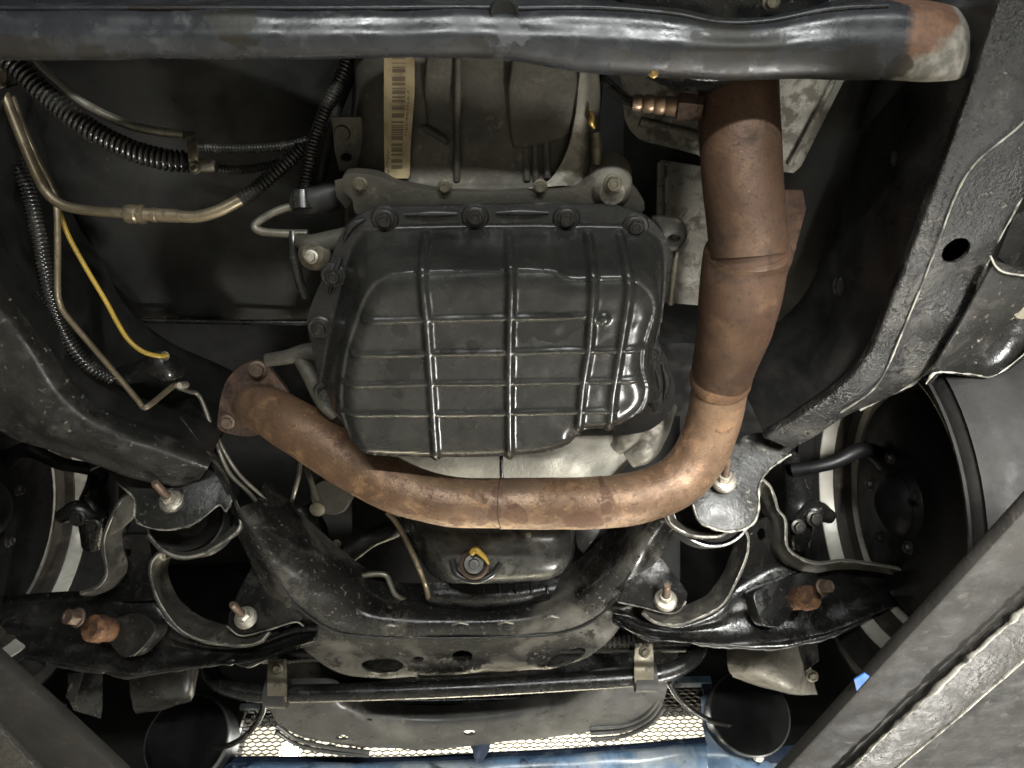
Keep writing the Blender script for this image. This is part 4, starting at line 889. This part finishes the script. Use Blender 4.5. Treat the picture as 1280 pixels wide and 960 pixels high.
cup = [(186, 668), (203, 687), (226, 696), (250, 693), (273, 681), (297, 663), (300, 648), (291, 622)]
strip('bushing_cup', cup, pln(D(245, 665, 1.09), (0, .75, .66)), .04, M['flange_face'], al, towards=(238, 645), k_=.14)
tube('cup_edge', [on(pln(D(245, 665, 1.088), (0, .75, .66)), *p) for p in cup], .0022, M['worn'], al, n=6, sides=8)
gus = [(131, 786), (138, 804), (150, 819), (161, 821), (175, 812), (193, 790), (190, 776), (172, 766), (148, 772), (134, 776)]
plate('arm_gusset', gus, pln(D(160, 795, 1.145), (.2, .75, .62)), .03, M['dusty'], al, smooth=3, bevel=.007, seg=3)
jb = D(112, 785, 1.12)
bj = lathe('ball_joint', [(0, .0), (.016, .0), (.02, -.004), (.021, -.02), (.018, -.028), (.018, -.06)], jb, (-.3, -.8, -.5), M['rust'], al)
put('castle_nut', unit_mesh('rusty_nut', M['bolt_rusty'], hexh=1.2, flange=1.1), D(97, 772, 1.105), (-.3, -.8, -.5), .013, bj)

ar = thing('control_arm', 'black lower control arm on the right with a rusty ball joint', 'control arm', D(980, 790, 1.15), 'lower control arms')
pa2 = pln(D(990, 760, 1.165), (-.06, .6, .8))
armR = [(1150, 712), (1125, 712), (1085, 706), (1050, 703), (1020, 706), (997, 698), (983, 683), (981, 656), (972, 642), (950, 650), (928, 656), (934, 682), (930, 700), (917, 730), (902, 755), (880, 770), (850, 780), (820, 778), (795, 768), (770, 768), (776, 782), (800, 795), (830, 800), (865, 802), (897, 806), (960, 810), (990, 806), (1035, 795), (1060, 785), (1082, 772), (1112, 762), (1150, 745)]
arm_surf([(768, 766, 776), (790, 768, 790), (815, 778, 798), (850, 781, 802), (880, 771, 805), (902, 757, 808), (920, 732, 810), (945, 716, 811), (970, 704, 811), (1000, 700, 806), (1030, 705, 798), (1060, 703, 786), (1090, 706, 772), (1120, 711, 758), (1150, 716, 745)], pa2, ar)
cw = [(905, 656), (920, 654), (932, 667), (934, 682), (930, 700), (917, 730), (902, 755), (880, 768), (850, 779), (820, 777), (804, 765)]
pc2 = pln(D(900, 720, 1.13), (-.06, .6, .8))
strip('window_flange', cw, pc2, .05, M['flange_face'], ar, inner=[(902, 664), (914, 663), (922, 672), (924, 684), (919, 700), (907, 726), (892, 746), (873, 757), (848, 765), (823, 765), (808, 757)])
tube('flange_edge', [on(pc2, *p) - pc2[1] * .002 for p in cw], .0011, M['worn'], ar, n=8, sides=8, amp=.0006, sc=70)
rw = [(947, 596), (962, 610), (971, 637), (980, 650), (982, 682), (997, 697), (1020, 705), (1050, 702), (1085, 705), (1125, 712)]
pr2 = pln(D(985, 670, 1.12), (-.06, .6, .8))
strip('rear_flange', rw, pr2, .05, M['flange_face'], ar, inner=[(938, 604), (950, 618), (960, 642), (968, 656), (970, 688), (988, 708), (1016, 716), (1050, 712), (1085, 714), (1125, 720)])
tube('flange_edge', [on(pr2, *p) - pr2[1] * .002 for p in rw], .0011, M['worn'], ar, n=8, sides=8, amp=.001, sc=70)
surf('arm_web', [[D(935, 660, 1.15), D(955, 648, 1.16), D(975, 645, 1.16)], [D(936, 690, 1.16), D(958, 688, 1.17), D(982, 684, 1.17)], [D(925, 722, 1.17), D(960, 722, 1.18), D(1000, 706, 1.18)]], M['grimy'], ar, n=5, thick=.004, holes=[(952, 668, 6, 8, 0)])
lip = [(865, 802), (897, 806), (960, 810), (990, 806), (1035, 795), (1060, 785), (1082, 772)]
tube('lower_lip', [on(pa2, *p) - pa2[1] * .002 for p in lip], .0035, M['dusty'], ar, n=8, sides=8, amp=.003, sc=70)
bushing(890, 632, 1.085, ar)
bushing(818, 760, 1.18, ar, .85)
cup = [(833, 640), (840, 656), (866, 669), (896, 670), (908, 664)]
pcr = pln(D(870, 650, 1.06), (0, .75, .66))
strip('bushing_cup', cup, pcr, .04, M['flange_face'], ar, towards=(880, 630), k_=.18)
tube('cup_edge', [on(pcr, *p) - F * .002 for p in cup], .0022, M['worn'], ar, n=6, sides=8)
gus = [(942, 746), (953, 778), (966, 784), (980, 779), (1004, 742), (1022, 716), (1000, 716), (970, 727), (950, 735)]
plate('arm_gusset', gus, pln(D(980, 755, 1.135), (-.2, .75, .62)), .03, M['black'], ar, smooth=3, bevel=.007, seg=3)
bj = lathe('ball_joint', [(0, .0), (.015, .0), (.018, -.004), (.019, -.02), (.016, -.028), (.016, -.06)], D(1017, 746, 1.11), (.35, -.75, -.5), M['rust'], ar)
put('castle_nut', bpy.data.meshes['rusty_nut'], D(1028, 734, 1.1), (.35, -.75, -.5), .011, bj)

# ================================================================== STEERING BOOTS, SWAY BAR, RADIATOR SUPPORT
for pts, lb in (([(325, 808), (360, 800), (402, 794)], 'ribbed black steering boot left of the suspension crossmember'), ([(748, 799), (785, 796), (820, 792)], 'ribbed black steering boot right of the suspension crossmember')):
    tag(tube('steering_boot', [D(x, y, 1.26) for x, y in pts], .017, M['conduit'], None, ring=(.008, .3), sides=18), lb, 'boot', 'steering boots')
rk = tag(tube('steering_rack', [D(330, 815, 1.29), D(600, 805, 1.3), D(860, 800, 1.29)], .02, M['grimy'], None), 'dark steering rack tube behind the suspension crossmember', 'steering rack')
sb = thing('sway_bar', 'round black sway bar held by two straps below the suspension crossmember', 'sway bar', D(580, 860, 1.25))
tube('bar', [D(262, 812, 1.3), D(265, 842, 1.27), D(282, 858, 1.255), D(318, 866, 1.25), D(360, 867, 1.25), D(480, 864, 1.25), D(600, 859, 1.25), D(720, 852, 1.25), D(800, 846, 1.25), D(842, 837, 1.255), D(868, 820, 1.27), D(878, 795, 1.3)], .0145, M['black'], sb, n=10, sides=20)
for (x, y) in ((347, 866), (806, 846)):
    s = surf('strap', [[D(x - 12, y - 42, 1.25), D(x + 10, y - 42, 1.25)], [D(x - 13, y - 20, 1.242), D(x + 11, y - 20, 1.242)], [D(x - 13, y - 12, 1.229), D(x + 11, y - 12, 1.229)], [D(x - 13, y, 1.226), D(x + 11, y, 1.226)], [D(x - 12, y + 10, 1.232), D(x + 11, y + 10, 1.232)], [D(x - 12, y + 13, 1.26), D(x + 11, y + 13, 1.26)]], M['bolt_dirty'], sb, n=5, thick=.004)
    put('strap_bolt', HEXD, D(x, y - 31, 1.243), BACK, .0075, s)
    lathe('rubber_bush', [(.0146, -.018), (.024, -.018), (.024, .018), (.0146, .018)], D(x, y, 1.25), RT, M['rubber'], s, ring=True)
rs = thing('radiator_support', 'dusty grey pressed radiator support plate near the bottom', 'radiator support', D(590, 920, 1.38))
up = [(338, 868), (372, 866), (412, 868), (432, 882), (475, 896), (550, 900), (640, 893), (700, 880), (742, 858), (790, 852), (834, 850)]
md = [(340, 890), (372, 896), (412, 902), (440, 908), (480, 914), (550, 915), (640, 909), (700, 900), (748, 888), (795, 880), (832, 868)]
lw = [(352, 908), (376, 920), (414, 928), (446, 934), (490, 937), (560, 934), (640, 926), (700, 920), (752, 915), (792, 906), (824, 886)]
hU, hM, hL = [H(x, y, .762) for x, y in up], [H(x, y, .752) for x, y in md], [H(x, y, .756) for x, y in lw]
surf('plate_body', [hi(hU, .03), hU, hM, hL, hi(hL, .03)], M['plate'], rs, n=7, k=9, amp=.004, sc=12, thick=.004, holes=[(428, 922, 9, 3, 0), (587, 916, 8, 3.5, 0), (462, 900, 4, 2, 0)])
for i in range(3):
    e = i * 7
    tube('pressed_fold', [H(738, 910 + e, .752), H(780, 906 + e, .752), H(808 + e * .4, 893 + e * .8, .752), H(824 + e * .5, 872 + e * .8, .755)], .0042, M['plate'], rs, n=8, sides=10)
for i in range(2):
    tube('pressed_fold', [H(345, 906 + i * 9, .752), H(372, 924 + i * 7, .752), H(412, 934 + i * 6, .752), H(462, 940 + i * 4, .754)], .004, M['plate'], rs, n=8, sides=10)
plate('bracket_foot', [(586, 925), (614, 922), (612, 938), (602, 952), (594, 952), (590, 938)], pln(H(600, 935, .75), (0, .8, .6)), .004, M['navy'], rs)
rd = thing('radiator_duct', 'dark radiator duct between sway bar and support plate', 'duct', D(580, 880, 1.42))
surf('duct_panel', [[D(330, 800, 1.46), D(480, 812, 1.45), D(600, 810, 1.45), D(760, 806, 1.45), D(850, 796, 1.46)], [D(340, 850, 1.45), D(480, 858, 1.44), D(600, 856, 1.44), D(760, 850, 1.44), D(840, 846, 1.45)], [D(380, 905, 1.45), D(480, 910, 1.44), D(600, 910, 1.44), D(720, 895, 1.44), D(800, 880, 1.45)]], M['black'], rd, n=5)
tube('duct_ridge', [D(500, 876, 1.42), D(580, 875, 1.42), D(660, 872, 1.42), D(690, 864, 1.43)], .005, M['black'], rd)

# ================================================================== GRILLE MESH, BUMPER, FOG LAMPS
gm = thing('grille_mesh', 'dark honeycomb grille mesh lit from outside at the bottom', 'grille', Yp(590, 945, 1.53))
ym = 1.53
xl_, xr_ = Yp(297, 920, ym)[0], Yp(886, 890, ym)[0]
zb, zt = Yp(590, 962, ym)[2], Yp(840, 858, ym)[2]
cwid, chgt, wr_ = .0178, .0088, .0009
bv, bf = [], []
def bar(a, b):
    a, b = np.array(a), np.array(b); t_ = b - a; t_ = t_ / np.linalg.norm(t_)
    s_ = np.cross(t_, (0, 1, 0)) * wr_; k_ = len(bv)
    dd = np.array((0, .002, 0))
    bv.extend([a - s_ - dd, a + s_ - dd, b + s_ - dd, b - s_ - dd, a - s_ + dd, a + s_ + dd, b + s_ + dd, b - s_ + dd])
    bf.extend([(k_, k_ + 1, k_ + 2, k_ + 3), (k_ + 7, k_ + 6, k_ + 5, k_ + 4), (k_, k_ + 3, k_ + 7, k_ + 4), (k_ + 1, k_ + 5, k_ + 6, k_ + 2)])
nr_, nc_ = int((zt - zb) / chgt), int((xr_ - xl_) / cwid)
for i in range(nr_):
    z_ = zb + i * chgt + random.uniform(-.0006, .0006); sh = (i % 2) * cwid / 2
    for j in range(nc_):
        x_ = xl_ + j * cwid + sh; q_ = .0018
        bar((x_, ym, z_ + q_), (x_ + cwid / 2, ym, z_ - q_)); bar((x_ + cwid / 2, ym, z_ - q_), (x_ + cwid, ym, z_ + q_))
        bar((x_, ym, z_ + q_), (x_, ym, z_ + chgt - q_))
mo = mesh_obj('mesh_wires', bv, bf, M['mesh'], gm); mo['kind'] = 'stuff'
bm_obj('mesh_frame', box_bm((xl_ - .012, ym - .006, zb), (xl_ + .002, ym + .006, zt - .035)), M['plate'], gm)
bm_obj('mesh_frame', box_bm((xr_ - .002, ym - .006, zb), (xr_ + .022, ym + .006, zt)), M['navy'], gm)
bm_obj('mesh_frame', box_bm((xr_ - .2, ym - .012, zt), (xr_ + .02, ym + .006, zt + .016)), M['blue'], gm)
bm_obj('mesh_frame', box_bm((xl_ - .01, ym - .012, zt - .034), (xl_ + .1, ym + .006, zt - .022)), M['blue'], gm)
for i in range(6): bm_obj('frame_clip', box_bm((xr_ - .006, ym - .02, zb + .03 + i * .022), (xr_ + .012, ym - .006, zb + .036 + i * .022)), M['mesh'], gm)

bl = thing('shop_bulb', 'small glaring lamp shining through the mesh at lower left', 'lamp', Yp(362, 941, 2.2))
mb_ = bpy.data.materials.new('bulb_glow'); mb_.use_nodes = True
mb_.node_tree.nodes['Principled BSDF'].inputs['Emission Color'].default_value = (1, .9, .7, 1); mb_.node_tree.nodes['Principled BSDF'].inputs['Emission Strength'].default_value = 25
lathe('bulb', [(0, -.03), (.02, -.025), (.032, 0), (.025, .03), (.014, .05)], Yp(362, 941, 2.2), (0, .8, .6), mb_, bl)
lathe('bulb_base', [(.015, .045), (.016, .05), (.016, .09), (.01, .1)], Yp(362, 941, 2.2), (0, .8, .6), M['steel'], bl)
fa = thing('bumper_fascia', 'dark inner face of the front bumper around the grille mesh', 'bumper fascia', (-.1, 1.6, Z0 + .8))
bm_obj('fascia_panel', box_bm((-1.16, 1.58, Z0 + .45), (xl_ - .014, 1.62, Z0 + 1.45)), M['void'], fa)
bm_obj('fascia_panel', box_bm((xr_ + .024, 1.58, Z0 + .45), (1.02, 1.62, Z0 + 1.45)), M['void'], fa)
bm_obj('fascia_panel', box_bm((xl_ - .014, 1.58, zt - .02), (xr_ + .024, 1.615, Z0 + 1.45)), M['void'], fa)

bp = thing('front_bumper', 'blue painted bumper lip along the bottom edge', 'bumper', D(580, 950, 1.5))
be = [(255, 952), (300, 946), (400, 946), (500, 946), (600, 941), (700, 936), (800, 929), (884, 921)]
surf('bumper_ledge', [[D(x, y - 1, 1.55) for x, y in be], [D(x, y, 1.5) for x, y in be], [D(x, y + 8, 1.48) for x, y in be]], M['navy'], bp, n=5, k=6, thick=.005)
surf('bumper_skin', [[D(x, y + 7, 1.478) for x, y in be], [D(x, y + 13, 1.462) for x, y in be], [D(x, y + 34, 1.45) for x, y in be], [D(x, y + 60, 1.46) for x, y in be]], M['blue'], bp, n=5, k=6, thick=.005, amp=.003, sc=15)
surf('lamp_cheek', [[D(876, 872, 1.53), D(884, 868, 1.53), D(892, 870, 1.54)], [D(878, 906, 1.5), D(896, 904, 1.49), D(915, 912, 1.5)], [D(882, 925, 1.48), D(908, 930, 1.47), D(932, 940, 1.48)], [D(884, 950, 1.46), D(925, 950, 1.45), D(962, 952, 1.46)], [D(884, 985, 1.45), D(940, 985, 1.44), D(1040, 975, 1.45)]], M['blue'], bp, n=6, thick=.005, amp=.003, sc=15)
surf('lamp_cheek', [[D(262, 900, 1.52), D(276, 894, 1.52), D(284, 892, 1.53)], [D(258, 930, 1.5), D(274, 922, 1.5), D(288, 920, 1.51)], [D(235, 965, 1.49), D(262, 955, 1.48), D(290, 948, 1.49)], [D(230, 990, 1.48), D(262, 990, 1.47), D(292, 990, 1.48)]], M['blue'], bp, n=6, thick=.005)
put('bumper_bolt', unit_mesh('silver_bolt', M['steel']), D(948, 945, 1.44), BACK, .009, bp)
surf('lamp_cheek', [[D(945, 938, 1.47), D(985, 932, 1.48), D(1030, 925, 1.5)], [D(950, 956, 1.455), D(1000, 950, 1.46), D(1040, 945, 1.48)]], M['navy'], bp, n=5, thick=.005)
def fog(px, py, d, r, label, wire, hl):
    t_ = thing('fog_lamp_housing', label, 'fog lamp', D(px, py, d), 'fog lamp housings')
    ax = np.array((0, .92, .4))
    lathe('bowl', [(r, -.02), (r * 1.04, -.012), (r * 1.02, .0), (r * .94, .01), (r * .8, .05), (r * .5, .075), (0, .08), (0, .085), (r * .55, .085), (r * 1.0, .06), (r * 1.03, -.02)], D(px, py, d), ax, M['pitch'], t_, sides=48)
    lathe('rim', [(r * 1.02, -.022), (r * 1.05, -.02), (r * 1.06, -.012), (r * 1.03, -.012)], D(px, py, d), ax, M['plate'], t_, sides=48, ring=True)
    for k in range(6):
        a_ = math.pi * k / 3 + .3; u_, w_, x_ = basis(ax); dr = u_ * math.cos(a_) + w_ * math.sin(a_)
        tube('bowl_rib', [D(px, py, d) + dr * r * .3 + x_ * .072, D(px, py, d) + dr * r * .62 + x_ * .06, D(px, py, d) + dr * r * .9 + x_ * .018], .0028, M['pitch'], t_, n=3, sides=6)
    lathe('socket', [(0, -.01), (.014, -.01), (.017, 0), (.018, .05)], D(px, py + 8, d + .03), ax, M['conduit'], t_)
    tube('lamp_wire', [D(*p) for p in wire], .0055, M['conduit'], t_, n=8)
fog(238, 925, 1.46, .078, 'black round fog lamp back at bottom left', [(330, 872, 1.36), (327, 892, 1.38), (312, 915, 1.4), (285, 932, 1.42), (250, 936, 1.46)], None)
fog(934, 893, 1.46, .074, 'black round fog lamp back at bottom right', [(836, 852, 1.36), (848, 872, 1.38), (868, 890, 1.4), (895, 903, 1.42), (938, 908, 1.46)], None)

fb = thing('tape_scrap', 'small bright blue tape scrap at the edge of the right lift arm', 'tape', D(1077, 853, .775))
plate('tape', [(1068, 850), (1081, 842), (1087, 846), (1071, 864)], level(.4495), .0015, M['bluebright'], fb, bevel=0)
fb2 = thing('fender_edge', 'small dark blue patch of fender beside the left lift arm', 'fender', D(76, 885, 1.45))
plate('fender_patch', [(60, 872), (82, 880), (84, 900), (60, 900)], pln(D(76, 885, 1.45), (0, .8, .6)), .004, M['navy'], fb2)

# ================================================================== HOSES, LINES AND WIRES (left)
def hose(name, label, cat, pts, r, m, group=None, **k):
    o_ = tube(name, [D(*p) for p in pts], r, M[m], None, **k)
    return tag(o_, label, cat, group)
hose('corrugated_conduit', 'thick corrugated black conduit sagging at upper left', 'conduit', [(5, 70, .86), (30, 92, .865), (62, 122, .87), (110, 160, .875), (160, 186, .88), (205, 199, .885), (236, 202, .89)], .0135, 'conduit', 'wiring conduits', ring=(.0065, .3), sides=20)
hose('fuel_line', 'smooth pale grey tube above the thick corrugated conduit', 'tube', [(40, 72, .87), (58, 90, .87), (100, 126, .875), (150, 152, .88), (190, 163, .885), (230, 168, .89)], .0055, 'line_grey', 'metal lines')
cl = thing('hose_clamp', 'rusty strap clamp at the end of the thick conduit', 'clamp', D(240, 192, .88))
surf('clamp_strap', [[D(231, 163, .895), D(243, 164, .895)], [D(233, 178, .875), D(245, 178, .875)], [D(236, 200, .872), D(247, 200, .872)], [D(238, 217, .888), D(250, 215, .888)]], M['line'], cl, n=5, thick=.003, amp=.002, sc=80)
put('clamp_bolt', HEXD, D(244, 210, .872), BACK, .006, cl)
lathe('clamp_sleeve', [(.008, 0), (.009, .002), (.009, .018), (.007, .02)], D(249, 207, .885), RT, M['line_grey'], cl)
hose('corrugated_conduit', 'thin corrugated conduit running right from the rusty clamp', 'conduit', [(262, 210, .9), (300, 212, .905), (335, 207, .91), (368, 196, .915), (385, 180, .92)], .006, 'conduit', 'wiring conduits', ring=(.004, .25), sides=12)
hose('corrugated_conduit', 'dim corrugated conduit high behind the thin one', 'conduit', [(250, 185, .95), (310, 186, .95), (360, 182, .95), (385, 175, .95)], .006, 'conduit', 'wiring conduits', ring=(.004, .25), sides=12)
ck = thing('cooler_line', 'tan bent cooler line with a crimp fitting in its middle', 'cooler line', D(170, 268, .88))
tube('rigid_line', [D(-2, 50, .87), D(0, 85, .865), D(4, 112, .86), D(12, 135, .86), D(28, 175, .865), D(44, 214, .87), (D(58, 240, .875)), D(78, 256, .878), D(110, 263, .88), D(160, 267, .88)], .006, M['line'], ck, n=10)
lathe('crimp_nut', [(.006, 0), (.0105, 0), (.0112, .003), (.0112, .012), (.0095, .014), (.0115, .016), (.0115, .022), (.008, .023), (.0075, .03), (.0088, .031), (.0088, .036), (.0072, .038)], D(158, 267, .88), D(200, 269, .88) - D(158, 267, .88), M['line'], ck, sides=12)
tube('crimp_sleeve', [D(190, 268.5, .88), D(224, 270, .88)], .0082, M['line'], ck, n=4)
tube('flexible_hose', [D(220, 270, .88), D(245, 271, .88), D(272, 264, .88), D(302, 249, .882)], .0072, M['line'], ck, n=10)
tube('sleeve_conduit', [D(300, 250, .882), D(322, 234, .885), D(348, 212, .89), D(378, 184, .9)], .0095, M['conduit'], ck, ring=(.005, .2), sides=14)
hose('brake_line', 'thin tan brake line with a sharp bend at lower left', 'brake line', [(8, 60, .88), (8, 95, .875), (14, 118, .87), (30, 160, .87), (50, 205, .875), (66, 236, .88), (71, 262, .88), (72, 310, .885), (72, 362, .89), (75, 380, .89), (84, 396, .895), (130, 450, .92), (172, 500, .945), (178, 508, .948), (186, 507, .95), (212, 486, .98), (222, 478, 1.0)], .0038, 'line', 'metal lines', n=8, sides=10)
hose('yellow_wire', 'bright yellow wire hanging at left', 'wire', [(72, 258, .905), (77, 272, .9), (86, 296, .9), (108, 336, .9), (132, 376, .905), (146, 402, .91), (160, 424, .915), (178, 439, .92), (198, 445, .93), (208, 444, .94)], .003, 'yellow', n=8, sides=10)
hose('corrugated_conduit', 'black corrugated conduit hanging down the left edge', 'conduit', [(-10, 140, .9), (12, 190, .9), (32, 232, .905), (46, 285, .91), (56, 335, .92), (66, 380, .93), (82, 420, .945), (108, 454, .96), (142, 474, .98)], .0095, 'conduit', 'wiring conduits', ring=(.005, .22), sides=16)
hose('corrugated_conduit', 'shiny corrugated conduit rising to the crossmember left of the transmission', 'conduit', [(436, 70, .86), (428, 92, .86), (408, 134, .865), (394, 172, .87), (385, 212, .875), (380, 248, .88)], .0085, 'conduit', 'wiring conduits', ring=(.0042, .2), sides=16)
hose('vent_hose', 'smooth dark grey hose behind the shiny conduit', 'hose', [(446, 74, .9), (430, 110, .9), (415, 150, .9), (404, 195, .9), (398, 235, .9)], .008, 'rubber')
cn = thing('connector_block', 'dark wiring connector beside the upper left of the pan', 'connector', D(400, 255, .9))
tube('connector_body', [D(372, 250, .89), D(385, 252, .885), D(412, 244, .885), D(432, 236, .89)], [.014, .018, .017, .012], M['rubber'], cn, amp=.004, sc=50)
tube('connector_plug', [D(378, 240, .875), D(379, 262, .875)], .012, M['conduit'], cn)
plate('connector_tab', [(418, 226), (436, 222), (442, 250), (432, 262), (420, 246)], level(.83), .004, M['alu'], cn)
hose('shift_cable_rod', 'pale hooked rod bending back left of the pan', 'rod', [(378, 256, .9), (352, 262, .9), (328, 274, .9), (319, 284, .9), (330, 290, .9), (356, 292, .9), (385, 292, .9)], .0052, 'line_grey', 'metal lines', sides=10)
lv = thing('shift_lever', 'dark lever with a round nut at the upper left of the pan', 'lever', D(392, 318, .88))
lathe('lever_eye', [(0, .0), (.012, .0), (.016, -.003), (.019, -.006), (.02, -.02)], D(391, 318, .87), (0, -.4, -.9), M['bolt_dirty'], lv)
put('lever_nut', unit_mesh('small_nut', M['steel']), D(389, 321, .862), (0, -.4, -.9), .0065, lv)
tube('lever_arm', [D(372, 300, .885), D(392, 306, .88), D(420, 300, .885), D(440, 292, .89)], [.008, .013, .013, .01], M['alu'], lv)
tube('lever_cable', [D(366, 290, .9), D(368, 320, .9), D(374, 350, .91), D(382, 372, .92)], .006, M['conduit'], lv)
cr_ = thing('casting_rib', 'grey cast lever behind the left edge of the pan', 'casting', D(380, 450, .98))
tube('rib', [D(334, 450, .98), D(360, 446, .975), D(385, 440, .975), D(410, 440, .98)], [.009, .01, .012, .012], M['alu'], cr_)
tube('rib', [D(372, 446, .975), D(388, 470, .975), D(402, 500, .98), D(418, 520, .99)], [.008, .011, .01, .008], M['alu'], cr_)
hose('brake_line', 'thin grey line hanging between left bracket and exhaust elbow', 'brake line', [(222, 484, 1.02), (236, 489, 1.08), (248, 494, 1.1), (258, 516, 1.1), (268, 548, 1.1), (286, 590, 1.1), (310, 615, 1.12), (332, 640, 1.14)], .0035, 'line_grey', 'metal lines', sides=8)
hose('brake_line', 'second thin line just right of the hanging grey one', 'brake line', [(264, 520, 1.12), (276, 556, 1.12), (298, 592, 1.12), (325, 618, 1.14), (345, 640, 1.16)], .0032, 'line_grey', 'metal lines', sides=8)
hose('dipstick_tube', 'thin tan dipstick tube left of the engine oil pan', 'tube', [(484, 640, 1.12), (496, 654, 1.12), (512, 684, 1.12), (526, 716, 1.13), (534, 740, 1.16), (536, 762, 1.34)], .0045, 'line', 'metal lines', sides=8)
hose('drain_hose', 'thin curved grey tube behind the left saddle leg', 'tube', [(446, 722, 1.22), (465, 718, 1.22), (482, 719, 1.22), (488, 730, 1.22), (496, 745, 1.22), (520, 756, 1.23)], .005, 'line_grey', 'metal lines', sides=8)
hose('drain_hose', 'thin upright tube behind the left exhaust pipe', 'tube', [(376, 560, 1.2), (374, 590, 1.2), (368, 615, 1.2), (362, 636, 1.22)], .004, 'line_grey', 'metal lines', sides=8)
abs_ = thing('brake_hose_bracket', 'dark bracket where the yellow wire ends', 'bracket', D(200, 460, .98))
tube('bracket_body', [D(150, 470, 1.0), D(180, 462, .99), D(205, 458, .98), D(225, 464, 1.0)], [.012, .016, .018, .012], M['black'], abs_, amp=.006, sc=40)
put('bracket_bolt', HEXD, D(206, 445, .95), BACK, .005, abs_)
lathe('ferrule', [(0, 0), (.004, 0), (.005, .004), (.005, .02)], D(224, 482, .99), (0, .5, .8), M['steel'], abs_)

# ================================================================== LIFT ARMS
la = thing('lift_arm', 'grey steel lift arm crossing the lower right corner', 'lift arm', H(1150, 850, .42), 'vehicle lift arms')
plate('arm_beam', [(1400, 510), (1280, 640), (1130, 802), (985, 960), (935, 1015), (1010, 1015), (1072, 952), (1180, 852), (1280, 762), (1400, 655)], level(.45), .016, M['lift'], la, bevel=.004)
plate('arm_lip', [(1400, 652), (1280, 759), (1180, 850), (1070, 953), (1005, 1015), (1065, 1015), (1118, 962), (1190, 902), (1280, 824), (1400, 722)], level(.443), .012, M['lift_lip'], la, bevel=.002)
tube('weld_bead', [H(1400, 654, .441), H(1280, 761, .441), H(1180, 851, .441), H(1071, 953, .441), H(1008, 1013, .441)], .0025, M['worn'], la, n=20, sides=8, amp=.004, sc=70)
tube('lip_edge', [H(1400, 722, .443), H(1280, 824, .443), H(1190, 902, .443), H(1118, 962, .443), H(1065, 1014, .443)], .002, M['worn'], la, n=16, sides=8, amp=.0006, sc=70)
plate('arm_inner_face', [(1400, 718), (1280, 822), (1110, 968), (1060, 1015), (1400, 1015)], level(.49), .01, M['lift'], la)
lb_ = thing('lift_arm', 'grey steel lift arm crossing the lower left corner', 'lift arm', H(60, 920, .42), 'vehicle lift arms')
plate('arm_beam', [(-120, 720), (0, 832), (70, 894), (148, 965), (200, 1015), (90, 1015), (40, 958), (0, 915), (-120, 800)], level(.45), .016, M['lift'], lb_, bevel=.004)
plate('arm_lip', [(-120, 803), (0, 914), (42, 958), (95, 1015), (-120, 1015)], level(.443), .012, M['lift_lip'], lb_, bevel=.002)
